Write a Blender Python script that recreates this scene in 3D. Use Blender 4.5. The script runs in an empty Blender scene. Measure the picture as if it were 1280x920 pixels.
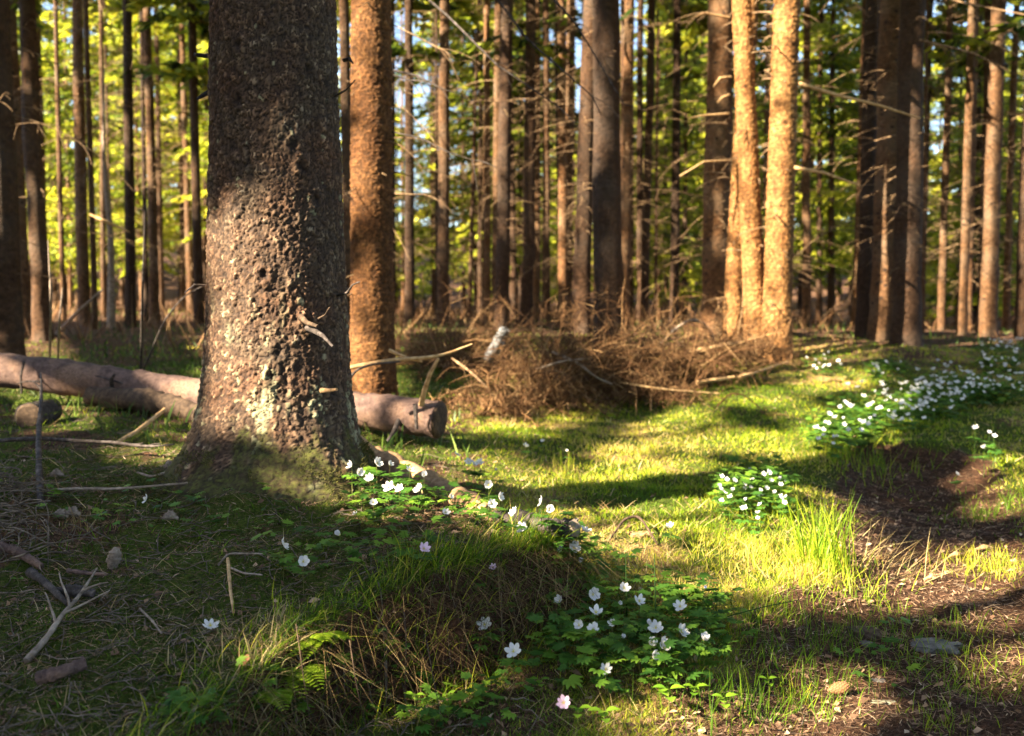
import bpy, math, random
import numpy as np
from mathutils import Vector, Matrix
from mathutils.bvhtree import BVHTree

random.seed(7)
RNG = np.random.default_rng(11)
R = math.radians
scene = bpy.context.scene
COL = scene.collection

# ------------------------------------------------------------------ camera
LENS, PX = 35.0, 1280 / 36.0
F = LENS * PX
PITCH = math.atan(60 / F)
cam_d = bpy.data.cameras.new('camera')
cam = bpy.data.objects.new('camera', cam_d)
COL.objects.link(cam)
cam.location = (0, 0, 1.0)
cam.rotation_euler = (math.pi / 2 - PITCH, 0, 0)
cam_d.lens, cam_d.sensor_width = LENS, 36
cam_d.clip_start, cam_d.clip_end = 0.05, 600
cam_d.dof.use_dof = True
cam_d.dof.focus_distance = 2.55
cam_d.dof.aperture_fstop = 3.5
scene.camera = cam

# ------------------------------------------------------------------ light
SUN_EL, SUN_AZ = R(32), R(58)             # azimuth: to the left of straight behind the camera
S = Vector((-math.sin(SUN_AZ) * math.cos(SUN_EL), -math.cos(SUN_AZ) * math.cos(SUN_EL), math.sin(SUN_EL)))
world = bpy.data.worlds.new('World')
scene.world = world
world.use_nodes = True
wn = world.node_tree
bg = wn.nodes['Background']
sky = wn.nodes.new('ShaderNodeTexSky')
sky.sky_type = 'NISHITA'
sky.sun_disc = False
sky.sun_elevation = SUN_EL
sky.sun_rotation = math.atan2(S.x, S.y)
sky.dust_density = 1.2
wn.links.new(sky.outputs[0], bg.inputs[0])
bg.inputs[1].default_value = 0.05
sl = bpy.data.lights.new('sun', 'SUN')
sl.energy = 5.0
sl.angle = R(0.5)
sl.color = (1.0, 0.83, 0.55)
so = bpy.data.objects.new('sun', sl)
COL.objects.link(so)
so.rotation_euler = S.to_track_quat('Z', 'Y').to_euler()
scene.view_settings.view_transform = 'Standard'
scene.view_settings.look = 'None'
scene.view_settings.exposure = 3.3
scene.view_settings.gamma = 1.0
scene.cycles.max_bounces = 6
scene.cycles.diffuse_bounces = 3
scene.cycles.transmission_bounces = 4
scene.cycles.sample_clamp_indirect = 4

cp, sp_ = math.cos(PITCH), math.sin(PITCH)
def W(u, v, d):
    """point seen at pixel (u, v) of the 1280x920 photograph at depth d"""
    a, b = (u - 640) / F * d, (460 - v) / F * d
    return Vector((a, d * cp + b * sp_, 1.0 - d * sp_ + b * cp))
def to_px(p):
    y, z = p[1], p[2] - 1.0
    d = y * cp - z * sp_
    if d < 0.05: return None
    return 640 + F * p[0] / d, 460 - F * (y * sp_ + z * cp) / d, d

# ------------------------------------------------------------------ noise
_T = np.random.default_rng(5).random((4, 256, 256))
def vn(x, y, k=0):
    x = np.asarray(x, float); y = np.asarray(y, float)
    xi = np.floor(x).astype(int); yi = np.floor(y).astype(int)
    fx = x - xi; fy = y - yi
    fx = fx * fx * (3 - 2 * fx); fy = fy * fy * (3 - 2 * fy)
    t = _T[k % 4]; k2 = (k * 37) % 256
    g = lambda a, b: t[(a + k2) & 255, (b + k2 * 3) & 255]
    return (g(xi, yi) * (1 - fx) + g(xi + 1, yi) * fx) * (1 - fy) + (g(xi, yi + 1) * (1 - fx) + g(xi + 1, yi + 1) * fx) * fy - 0.5
def fbm(x, y, k=0, o=3):
    r = 0; a = 1.0
    for i in range(o):
        r = r + a * vn(np.asarray(x) * 2 ** i, np.asarray(y) * 2 ** i, k + i); a *= 0.5
    return r
def sstep(a, b, x):
    t = np.clip((x - a) / (b - a), 0, 1)
    return t * t * (3 - 2 * t)

# ------------------------------------------------------------------ terrain height
_cp = [W(*t) for t in [
    (640, 920, 1.95), (1280, 920, 1.95), (960, 920, 1.95), (900, 800, 2.45), (1280, 780, 2.6), (700, 760, 2.65),
    (1100, 700, 3.2), (850, 700, 3.1), (1280, 700, 3.2), (750, 620, 4.1), (1150, 620, 4.25), (1280, 620, 4.2),
    (950, 620, 4.2), (640, 580, 4.7), (560, 570, 4.6), (900, 540, 5.9), (1100, 540, 5.9), (1280, 540, 5.8),
    (700, 520, 6.6), (1000, 480, 7.8), (1200, 490, 7.6), (970, 440, 9.8), (1130, 436, 10), (1280, 445, 10),
    (800, 440, 10), (640, 430, 10), (467, 497, 6.5), (560, 470, 8), (100, 560, 4.2), (250, 530, 4.8), (0, 560, 4.2),
    (100, 500, 6), (0, 420, 12), (250, 420, 12)]]
_cp = [tuple(p) for p in _cp] + [(-10, 12, .85), (-15, 30, 1.3), (0, 30, 1.2), (10, 30, .7), (20, 30, .6), (-40, 60, 2), (0, 60, 1.6),
    (40, 60, 1), (-3, 0, .2), (0, 0, .15), (3, 0, .15), (-10, 0, .3), (10, 0, .3), (0, -15, .2), (-30, -30, .5), (30, -30, .5),
    (10, 10, .65), (6, 4, .4), (-5, 4, .5), (30, 10, .8), (-30, 10, .9), (-2, 3, .3), (-1, 2, .15), (-.6, 3.2, .3)]
_cp = np.array(_cp)
def _tps():
    n = len(_cp)
    d = np.hypot(_cp[:, None, 0] - _cp[None, :, 0], _cp[:, None, 1] - _cp[None, :, 1])
    K = np.where(d > 0, d ** 2 * np.log(d + 1e-9), 0) + np.eye(n) * 0.02
    P = np.c_[np.ones(n), _cp[:, :2]]
    A = np.zeros((n + 3, n + 3)); A[:n, :n] = K; A[:n, n:] = P; A[n:, :n] = P.T
    return np.linalg.solve(A, np.r_[_cp[:, 2], 0, 0, 0])
_tw = _tps()
_bank = np.array([(-.62, .9), (-.55, 1.4), (-.50, 1.72), (-.42, 2.0), (-.25, 2.17), (-.08, 2.28), (.03, 2.42), (.18, 2.55), (.13, 2.68), (-.02, 2.9),
    (-.30, 3.25), (-.50, 3.55), (-.62, 3.85), (-1.2, 4.0), (-3.2, 4.0), (-3.2, .9)])
def _sdf(x, y):
    best = np.full(x.shape, 1e9); ins = np.zeros(x.shape, bool)
    n = len(_bank)
    for i in range(n):
        a = _bank[i]; b = _bank[(i + 1) % n]
        e = b - a
        t = np.clip(((x - a[0]) * e[0] + (y - a[1]) * e[1]) / (e @ e), 0, 1)
        best = np.minimum(best, np.hypot(x - a[0] - t * e[0], y - a[1] - t * e[1]))
        c = ((a[1] > y) != (b[1] > y)) & (x < (b[0] - a[0]) * (y - a[1]) / (b[1] - a[1] + 1e-12) + a[0])
        ins ^= c
    return np.where(ins, best, -best)
PATH_READY = False
def H(x, y, micro=True):
    x = np.atleast_1d(np.asarray(x, float)); y = np.atleast_1d(np.asarray(y, float))
    r = np.hypot(x, y)
    k = np.minimum(1, 55 / (r + 1e-6)); xc, yc = x * k, y * k
    z = _tw[-3] + _tw[-2] * xc + _tw[-1] * yc
    for (a, b, _), w in zip(_cp, _tw[:-3]):
        d2 = (xc - a) ** 2 + (yc - b) ** 2
        z = z + w * 0.5 * d2 * np.log(d2 + 1e-12)
    wob = 0.05 * fbm(x * 5, y * 5, 2)
    sd = _sdf(x, y) + wob
    m = sstep(-0.025, 0.05, sd)
    z = z - .07 * np.exp(-((sd + .05) / .05) ** 2) * np.exp(-((x + .17) / .22) ** 4) * (y < 2.6)
    zp = 0.31 + 0.07 * (y - 1.7) + .07 * np.exp(-((x + .82) ** 2 + (y - 3.4) ** 2) / .35) + .07 * np.exp(-((x + .1) ** 2 + (y - 2.4) ** 2) / .2)
    zp = zp + 0.02 * np.clip(-1 - x, 0, 2)
    z = z * (1 - m) + np.maximum(z, zp) * m
    z = z + 7.0 * sstep(38, 85, r) 
    if PATH_READY:
        z = z - .075 * (1 - sstep(.3, 1.2, path_d(x, y)))
    if micro:
        near = np.clip(1.5 - r / 30, .4, 1)
        z = z + near * (0.045 * fbm(x * 1.3, y * 1.3, 1) + 0.028 * fbm(x * 5, y * 5, 4) + 0.012 * fbm(x * 19, y * 19, 3, 2))
        z = z + 0.25 * sstep(12, 30, r) * fbm(x * .15, y * .15, 0)
        # two hollows worn into the path
        z = z - 0.05 * np.exp(-(((x - 1.75) / .35) ** 2 + ((y - 4.3) / .5) ** 2))
    return z
def h1(x, y): return float(H(x, y)[0])
def ground(u, v, lift=0.0, dmin=1.2):
    """first point of the ground (raised by lift) under the ray through pixel (u, v)"""
    ds = np.concatenate([np.arange(dmin, 8, .03), np.arange(8, 60, .15)])
    P = np.array([W(u, v, d) for d in ds])
    below = P[:, 2] < H(P[:, 0], P[:, 1]) + lift
    i = int(np.argmax(below)) if below.any() else len(ds) - 1
    p = P[i]
    return Vector((p[0], p[1], h1(p[0], p[1])))

# ------------------------------------------------------------------ mesh helpers
def mk_mesh(name, verts, faces, rnd=None, col=None, smooth=False):
    verts = np.asarray(verts, np.float32)
    if not isinstance(faces, (list, tuple)): faces = [faces]
    faces = [np.asarray(f, np.int32) for f in faces if len(f)]
    me = bpy.data.meshes.new(name)
    me.vertices.add(len(verts)); me.vertices.foreach_set('co', verts.ravel())
    li = np.concatenate([f.ravel() for f in faces])
    tot = np.concatenate([np.full(len(f), f.shape[1], np.int32) for f in faces])
    me.loops.add(len(li)); me.loops.foreach_set('vertex_index', li)
    me.polygons.add(len(tot))
    me.polygons.foreach_set('loop_start', np.concatenate([[0], np.cumsum(tot)[:-1]]).astype(np.int32))
    me.polygons.foreach_set('loop_total', tot)
    if smooth: me.polygons.foreach_set('use_smooth', np.ones(len(tot), bool))
    if rnd is not None:
        a = me.attributes.new('rnd', 'FLOAT', 'POINT'); a.data.foreach_set('value', np.asarray(rnd, np.float32))
    if col is not None:
        a = me.attributes.new('col', 'FLOAT_COLOR', 'POINT'); a.data.foreach_set('color', np.asarray(col, np.float32).ravel())
    me.update(calc_edges=True)
    return me
class MB:
    def __init__(s): s.v = []; s.f3 = []; s.f4 = []; s.r = []; s.n = 0
    def add(s, v, f, r=None):
        v = np.asarray(v, float); f = np.asarray(f, int)
        s.v.append(v)
        (s.f3 if f.shape[1] == 3 else s.f4).append(f + s.n)
        s.r.append(np.full(len(v), random.random() if r is None else r) if np.ndim(r) == 0 else r)
        s.n += len(v)
    def tube(s, pts, rad, sides=5, r=None, cap=True, wob=0.0):
        pts = np.asarray([tuple(p) for p in pts], float); rad = np.broadcast_to(rad, len(pts)).astype(float)
        n = len(pts)
        t = np.gradient(pts, axis=0); t /= np.linalg.norm(t, axis=1)[:, None] + 1e-12
        ref = np.array([0, 0, 1.0]) if abs(t[:, 2]).mean() < .8 else np.array([1.0, 0, 0])
        a = np.cross(t, ref); a /= np.linalg.norm(a, axis=1)[:, None] + 1e-12
        b = np.cross(t, a)
        th = np.arange(sides) / sides * 2 * math.pi
        rr = rad[:, None] * (1 + wob * (RNG.random((n, sides)) - .5))
        v = pts[:, None] + rr[..., None] * (np.cos(th)[None, :, None] * a[:, None] + np.sin(th)[None, :, None] * b[:, None])
        i = np.arange(n - 1)[:, None] * sides; j = np.arange(sides)[None]; j2 = (j + 1) % sides
        f = np.stack([i + j, i + j2, i + sides + j2, i + sides + j], -1).reshape(-1, 4)
        r = random.random() if r is None else r
        s.add(v.reshape(-1, 3), f, r)
        if cap:
            for row, c in ((0, pts[0]), (n - 1, pts[-1])):
                vv = np.r_[v[row], c[None]]
                k = np.arange(sides)
                s.add(vv, np.stack([k, (k + 1) % sides, np.full(sides, sides)], -1), r)
    def mesh(s, name, smooth=False):
        fs = [np.concatenate(x) for x in (s.f3, s.f4) if x]
        return mk_mesh(name, np.concatenate(s.v), fs, np.concatenate(s.r), smooth=smooth)
def link(name, data, mat=None, parent=None, loc=None):
    if isinstance(data, MB): data = data.mesh(name, True)
    if mat is not None and not data.materials: data.materials.append(mat)
    o = bpy.data.objects.new(name, data)
    COL.objects.link(o)
    if parent is not None: o.parent = parent
    if loc is not None: o.location = loc
    return o
def tag(o, label=None, cat=None, group=None, kind=None):
    if label: o['label'] = label
    if cat: o['category'] = cat
    if group: o['group'] = group
    if kind: o['kind'] = kind
    return o
def empty(name, loc, label, cat, group=None):
    o = bpy.data.objects.new(name, None); COL.objects.link(o)
    o.location = loc; o.empty_display_size = .05
    return tag(o, label, cat, group)

def blades(base, height, width, az, lean, bend, rnd, seg=3, face=None):
    """grass-like strips. bend > 0 droops the tip. returns verts, tri-faces, rnd"""
    N = len(base)
    b = np.broadcast_to
    height, width, az, lean, bend, rnd = [b(np.asarray(q, float), N) for q in (height, width, az, lean, bend, rnd)]
    t = np.linspace(0, 1, seg + 1)
    dx, dy = np.cos(az), np.sin(az)
    out = height[:, None] * (np.sin(lean)[:, None] * t + 0.45 * bend[:, None] * t ** 2)
    up = height[:, None] * (np.cos(lean)[:, None] * t - 0.55 * bend[:, None] * t ** 2)
    P = np.stack([base[:, 0, None] + dx[:, None] * out, base[:, 1, None] + dy[:, None] * out, base[:, 2, None] + up], -1)
    fa = RNG.random(N) * 2 * math.pi if face is None else face
    wx, wy = np.cos(fa), np.sin(fa)
    w = width[:, None] * 0.5 * (1 - t[:-1] ** 1.7)
    L = P[:, :-1].copy(); Rr = P[:, :-1].copy()
    L[..., 0] -= wx[:, None] * w; L[..., 1] -= wy[:, None] * w
    Rr[..., 0] += wx[:, None] * w; Rr[..., 1] += wy[:, None] * w
    V = np.concatenate([np.stack([L, Rr], 2).reshape(N, -1, 3), P[:, -1:]], 1)
    nv = V.shape[1]
    f = []
    for i in range(seg - 1):
        a = 2 * i
        f += [(a, a + 1, a + 3), (a, a + 3, a + 2)]
    a = 2 * (seg - 1)
    f.append((a, a + 1, a + 2))
    Fc = (np.array(f)[None] + np.arange(N)[:, None, None] * nv).reshape(-1, 3)
    return V.reshape(-1, 3), Fc, np.repeat(rnd, nv)
def blades_mesh(name, *a, **k):
    v, f, r = blades(*a, **k)
    return mk_mesh(name, v, f, r)

# ------------------------------------------------------------------ materials
def newmat(name):
    m = bpy.data.materials.new(name); m.use_nodes = True
    nt = m.node_tree
    for n in list(nt.nodes): nt.nodes.remove(n)
    out = nt.nodes.new('ShaderNodeOutputMaterial')
    return m, nt, out
def N(nt, t, **k):
    n = nt.nodes.new(t)
    for a, b in k.items(): setattr(n, a, b)
    return n
def ramp(nt, fac, stops):
    r = N(nt, 'ShaderNodeValToRGB')
    while len(r.color_ramp.elements) < len(stops): r.color_ramp.elements.new(.5)
    for e, (p, c) in zip(r.color_ramp.elements, stops):
        e.position = p; e.color = (*c, 1)
    nt.links.new(fac, r.inputs[0])
    return r.outputs[0]
def noise(nt, scale, detail=4, rough=.6, vec=None, out=0):
    n = N(nt, 'ShaderNodeTexNoise'); n.inputs['Scale'].default_value = scale
    n.inputs['Detail'].default_value = detail; n.inputs['Roughness'].default_value = rough
    if vec is not None: nt.links.new(vec, n.inputs['Vector'])
    return n.outputs[out]
def mix(nt, fac, a, b, mode='MIX'):
    m = N(nt, 'ShaderNodeMix', data_type='RGBA', blend_type=mode)
    for s, x in ((m.inputs['Factor'], fac), (m.inputs['A'], a), (m.inputs['B'], b)):
        if isinstance(x, (int, float)): s.default_value = x
        elif isinstance(x, tuple): s.default_value = (*x, 1)
        else: nt.links.new(x, s)
    return m.outputs['Result']
def leafmat(name, stops, trans=.45, rough=.5, attr='rnd', spec=.25):
    """leaf surface: colour by the piece's own random number, part of the light goes through"""
    m, nt, out = newmat(name)
    at = N(nt, 'ShaderNodeAttribute', attribute_name=attr)
    c = ramp(nt, at.outputs['Fac'], stops)
    p = N(nt, 'ShaderNodeBsdfPrincipled'); p.inputs['Roughness'].default_value = rough
    p.inputs['Specular IOR Level'].default_value = spec
    tr = N(nt, 'ShaderNodeBsdfTranslucent')
    nt.links.new(c, p.inputs['Base Color']); nt.links.new(c, tr.inputs['Color'])
    mx = N(nt, 'ShaderNodeMixShader'); mx.inputs[0].default_value = trans
    nt.links.new(p.outputs[0], mx.inputs[1]); nt.links.new(tr.outputs[0], mx.inputs[2])
    nt.links.new(mx.outputs[0], out.inputs[0])
    return m
def solid(name, build, rough=.85, bump=None, dist=.01, strength=.6, spec=.2):
    m, nt, out = newmat(name)
    p = N(nt, 'ShaderNodeBsdfPrincipled'); p.inputs['Roughness'].default_value = rough
    p.inputs['Specular IOR Level'].default_value = spec
    tc = N(nt, 'ShaderNodeTexCoord').outputs['Object']
    c, h = build(nt, tc)
    nt.links.new(c, p.inputs['Base Color'])
    if h is not None:
        b = N(nt, 'ShaderNodeBump'); b.inputs['Strength'].default_value = strength; b.inputs['Distance'].default_value = dist
        nt.links.new(h, b.inputs['Height']); nt.links.new(b.outputs[0], p.inputs['Normal'])
    nt.links.new(p.outputs[0], out.inputs[0])
    return m

def _bark_far(nt, tc):
    mp = N(nt, 'ShaderNodeMapping'); mp.inputs['Scale'].default_value = (1, 1, 1.15)
    nt.links.new(tc, mp.inputs[0])
    oi = N(nt, 'ShaderNodeObjectInfo')
    n = noise(nt, 22, 5, .7, mp.outputs[0])
    c = ramp(nt, n, [(.25, (.025, .015, .010)), (.5, (.10, .058, .034)), (.8, (.24, .145, .085))])
    n2 = noise(nt, 2.2, 2, .5, tc)
    c = mix(nt, ramp(nt, n2, [(.45, (0, 0, 0)), (.7, (.6, .6, .6))]), c, (.17, .15, .13))
    t = ramp(nt, oi.outputs['Random'], [(0, (.26, .25, .28)), (.45, (.55, .48, .46)), (.75, (1.0, .88, .76)), (1, (1.25, 1.02, .80))])  # random tint per trunk; its dark end stands in for shade
    c = mix(nt, 1.0, c, t, 'MULTIPLY')
    v = N(nt, 'ShaderNodeTexVoronoi'); v.inputs['Scale'].default_value = 9; nt.links.new(mp.outputs[0], v.inputs['Vector'])
    k = ramp(nt, v.outputs['Distance'], [(.13, (1, 1, 1)), (.26, (0, 0, 0))])
    c = mix(nt, k, c, (.035, .022, .017))
    return c, n
M = {}
M['bark_far'] = solid('spruce_bark', _bark_far, dist=.035, strength=1.0)
def _bark_near(nt, tc):
    at = N(nt, 'ShaderNodeAttribute', attribute_name='col')
    n = noise(nt, 60, 5, .7, tc)
    n2 = noise(nt, 5, 3, .6, tc)
    sep = N(nt, 'ShaderNodeSeparateColor'); nt.links.new(at.outputs['Color'], sep.inputs[0])
    c = ramp(nt, sep.outputs[0], [(0, (.008, .006, .006)), (.2, (.026, .018, .015)), (.45, (.060, .040, .028)), (.72, (.104, .072, .050)), (.92, (.19, .14, .10)), (1, (.30, .24, .18))])
    c = mix(nt, ramp(nt, n2, [(.4, (0, 0, 0)), (.65, (.55, .55, .55))]), c, mix(nt, 1.0, c, (1.35, .82, .62), 'MULTIPLY'))
    c = mix(nt, ramp(nt, n, [(.3, (.5, .5, .5)), (.7, (0, 0, 0))]), c, (.03, .02, .018))
    # lichen and moss grow where the second and third channels say
    c = mix(nt, sep.outputs[1], c, (.40, .42, .27))
    mz = noise(nt, 40, 4, .7, tc)
    c = mix(nt, sep.outputs[2], c, ramp(nt, mz, [(.35, (.018, .016, .008)), (.5, (.042, .048, .012)), (.7, (.085, .09, .02))]))
    return c, n
M['bark_near'] = solid('old_spruce_bark', _bark_near, dist=.004, strength=.8)
def _wood(a, b, c_):
    def f(nt, tc):
        n = noise(nt, 35, 5, .65, tc)
        return ramp(nt, n, [(.3, a), (.5, b), (.72, c_)]), n
    return f
def _bark_log(nt, tc):
    n = noise(nt, 26, 6, .75, tc); n2 = noise(nt, 4, 3, .6, tc); n3 = noise(nt, 90, 3, .6, tc)
    c = ramp(nt, n, [(.3, (.035, .022, .022)), (.48, (.09, .058, .055)), (.7, (.19, .125, .11))])
    c = mix(nt, ramp(nt, n2, [(.5, (0, 0, 0)), (.6, (.8, .8, .8))]), c, ramp(nt, n3, [(.3, (.13, .075, .058)), (.7, (.24, .155, .12))]))
    return mix(nt, ramp(nt, n3, [(.25, (.7, .7, .7)), (.4, (0, 0, 0))]), c, (.03, .02, .02)), n
M['log'] = solid('log_bark', _bark_log, dist=.012, strength=.9)
M['root'] = solid('bare_root', _wood((.09, .05, .03), (.26, .16, .09), (.40, .27, .16)), dist=.006)
M['darkwood'] = solid('damp_dark_wood', _wood((.012, .010, .010), (.04, .032, .032), (.12, .10, .10)), dist=.008)
M['greywood'] = solid('weathered_stick', _wood((.07, .055, .045), (.20, .155, .13), (.36, .30, .26)), dist=.004)
M['twigwood'] = solid('thin_dead_twig', _wood((.03, .023, .02), (.11, .085, .07), (.24, .19, .155)), dist=.002)
M['tanwood'] = solid('dry_peeled_wood', _wood((.20, .11, .05), (.42, .27, .14), (.60, .42, .24)), dist=.004)
M['birch'] = solid('pale_birch_wood', _wood((.06, .06, .07), (.14, .145, .165), (.30, .31, .34)), dist=.004)
M['deadtwig'] = solid('dead_spruce_twig', _wood((.05, .028, .018), (.16, .10, .06), (.34, .24, .145)), dist=.002)
def _bark_sun(nt, tc, tint=(.98, .90, .76), ks=8):
    mp = N(nt, 'ShaderNodeMapping'); mp.inputs['Scale'].default_value = (1, 1, 1.0); nt.links.new(tc, mp.inputs[0])
    n = noise(nt, 24, 5, .7, mp.outputs[0]); n2 = noise(nt, 3, 3, .6, tc)
    c = ramp(nt, n, [(.3, (.09, .05, .028)), (.5, (.20, .115, .055)), (.75, (.38, .245, .13))])
    c = mix(nt, ramp(nt, n2, [(.45, (0, 0, 0)), (.6, (.7, .7, .7))]), c, mix(nt, 1.0, c, (.62, .52, .45), 'MULTIPLY'))
    c = mix(nt, 1.0, c, tint, 'MULTIPLY')
    at = N(nt, 'ShaderNodeAttribute', attribute_name='rnd')
    return mix(nt, 1.0, c, ramp(nt, at.outputs['Fac'], [(0, (.10, .08, .07)), (.45, (.75, .7, .65)), (1, (1.6, 1.5, 1.35))]), 'MULTIPLY'), n
M['bark_red'] = solid('reddish_knotty_bark', lambda nt, tc: _bark_sun(nt, tc, (.50, .42, .36), 11), dist=.02, strength=1.0)
M['bark_sun'] = solid('sunlit_flaking_bark', _bark_sun, dist=.02)  # bark copy lightened for the sunlit group, sunlight put into its colour
def _rings(nt, tc):
    v = N(nt, 'ShaderNodeVectorMath', operation='LENGTH'); nt.links.new(tc, v.inputs[0])
    n = noise(nt, 30, 4, .6, tc); n2 = noise(nt, 150, 3, .6, tc)
    return mix(nt, ramp(nt, n2, [(.4, (0, 0, 0)), (.6, (.6, .6, .6))]), ramp(nt, n, [(.3, (.035, .022, .018)), (.7, (.15, .095, .065))]), (.02, .014, .012)), n
M['cutface'] = solid('weathered_cut_face', _rings, dist=.01)
M['endwood'] = solid('sawn_log_end', _wood((.02, .013, .010), (.055, .036, .026), (.12, .08, .055)), dist=.012)
M['stone'] = solid('grey_stone', _wood((.05, .045, .045), (.12, .11, .11), (.22, .20, .19)), dist=.01)
M['lichen'] = solid('pale_lichen', _wood((.1, .1, .07), (.28, .28, .2), (.5, .5, .38)), dist=.004)
M['cone'] = solid('spruce_cone_scale', _wood((.09, .04, .022), (.20, .10, .05), (.34, .19, .10)), dist=.002)
M['brush'] = leafmat('rusty_dead_needles', [(0, (.05, .028, .012)), (.35, (.095, .044, .020)), (.75, (.20, .105, .048)), (1, (.36, .23, .12))], .2, .8)
M['drygrass'] = leafmat('dry_grass', [(0, (.05, .03, .014)), (.5, (.25, .165, .075)), (1, (.52, .42, .22))], .3, .7)
M['needles'] = leafmat('needle_litter', [(0, (.05, .026, .018)), (.5, (.19, .11, .07)), (.85, (.32, .20, .13)), (1, (.48, .37, .27))], .1, .85)
M['moss'] = leafmat('moss', [(0, (.020, .033, .006)), (.5, (.060, .095, .012)), (.85, (.12, .15, .02)), (1, (.22, .20, .05))], .35, .8)
M['grass'] = leafmat('grass_blade', [(0, (.030, .075, .008)), (.35, (.10, .20, .012)), (.6, (.25, .36, .016)), (.82, (.46, .44, .04)), (1, (.60, .48, .16))], .55, .45)
M['shrub'] = leafmat('low_shrub_leaf', [(0, (.02, .045, .01)), (.6, (.06, .12, .02)), (1, (.16, .22, .04))], .4, .5)
M['anemleaf'] = leafmat('anemone_leaf', [(0, (.028, .085, .018)), (.5, (.070, .17, .024)), (1, (.17, .29, .03))], .35, .4)
M['seedleaf'] = leafmat('seedling_leaf', [(0, (.10, .24, .02)), (1, (.22, .38, .03))], .45, .4)
M['fern'] = leafmat('fern_leaf', [(0, (.12, .22, .012)), (1, (.32, .42, .03))], .4, .45)
M['petal'] = leafmat('anemone_petal', [(0, (.64, .64, .70)), (1, (.78, .76, .78))], .35, .5)
M['petal_pink'] = leafmat('pink_petal', [(0, (.72, .48, .68)), (1, (.80, .60, .78))], .35, .5)
M['petal_blue'] = leafmat('blue_petal', [(0, (.30, .36, .60)), (1, (.40, .46, .70))], .35, .5)
M['stamen'] = leafmat('stamen', [(0, (.55, .50, .10)), (1, (.80, .72, .20))], .1, .6)
M['stem'] = leafmat('stem', [(0, (.10, .09, .03)), (1, (.14, .17, .04))], .2, .5)
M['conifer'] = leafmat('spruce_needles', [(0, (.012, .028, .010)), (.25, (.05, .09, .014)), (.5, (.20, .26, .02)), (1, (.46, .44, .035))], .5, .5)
M['conifer_far'] = leafmat('far_spruce_needles', [(0, (.04, .08, .016)), (.25, (.12, .18, .022)), (.55, (.34, .39, .03)), (1, (.62, .60, .06))], .5, .5)
M['mosspatch'] = leafmat('golden_moss', [(0, (.05, .06, .012)), (.5, (.055, .058, .014)), (1, (.14, .13, .03))], .3, .8)

def _soil():
    m, nt, out = newmat('forest_floor')
    p = N(nt, 'ShaderNodeBsdfPrincipled'); p.inputs['Roughness'].default_value = .95; p.inputs['Specular IOR Level'].default_value = .1
    tc = N(nt, 'ShaderNodeTexCoord').outputs['Object']
    at = N(nt, 'ShaderNodeAttribute', attribute_name='col')
    sep = N(nt, 'ShaderNodeSeparateColor'); nt.links.new(at.outputs['Color'], sep.inputs[0])
    n1 = noise(nt, 90, 4, .7, tc); n2 = noise(nt, 9, 5, .7, tc); n3 = noise(nt, 300, 2, .6, tc)
    soil = ramp(nt, n1, [(.3, (.022, .013, .010)), (.5, (.085, .048, .032)), (.68, (.17, .10, .065)), (.8, (.30, .20, .14))])
    dry = ramp(nt, n1, [(.3, (.10, .06, .025)), (.5, (.25, .16, .07)), (.72, (.44, .32, .16))])
    green = ramp(nt, n1, [(.3, (.018, .028, .006)), (.5, (.055, .08, .012)), (.75, (.13, .15, .025))])
    def thr(ch, w=.22):
        a = N(nt, 'ShaderNodeMath', operation='ADD'); nt.links.new(sep.outputs[ch], a.inputs[0]); nt.links.new(n2, a.inputs[1])
        return ramp(nt, a.outputs[0], [(.98 - w * .5 - .02, (0, 0, 0)), (.98 + w * .5, (1, 1, 1))])
    n5 = noise(nt, 28, 4, .75, tc)
    soil = mix(nt, 1.0, soil, ramp(nt, n5, [(.32, (.35, .33, .33)), (.5, (1, 1, 1)), (.7, (1.7, 1.5, 1.35))]), 'MULTIPLY')
    c = mix(nt, thr(1), soil, dry)
    c = mix(nt, thr(0), c, green)
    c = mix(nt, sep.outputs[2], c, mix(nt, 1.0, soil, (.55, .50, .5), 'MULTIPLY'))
    nt.links.new(c, p.inputs['Base Color'])
    b = N(nt, 'ShaderNodeBump'); b.inputs['Strength'].default_value = .9; b.inputs['Distance'].default_value = .012
    a2 = N(nt, 'ShaderNodeMath', operation='ADD'); nt.links.new(n1, a2.inputs[0]); nt.links.new(n3, a2.inputs[1])
    nt.links.new(a2.outputs[0], b.inputs['Height']); nt.links.new(b.outputs[0], p.inputs['Normal'])
    nt.links.new(p.outputs[0], out.inputs[0])
    return m
M['soil'] = _soil()

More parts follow.
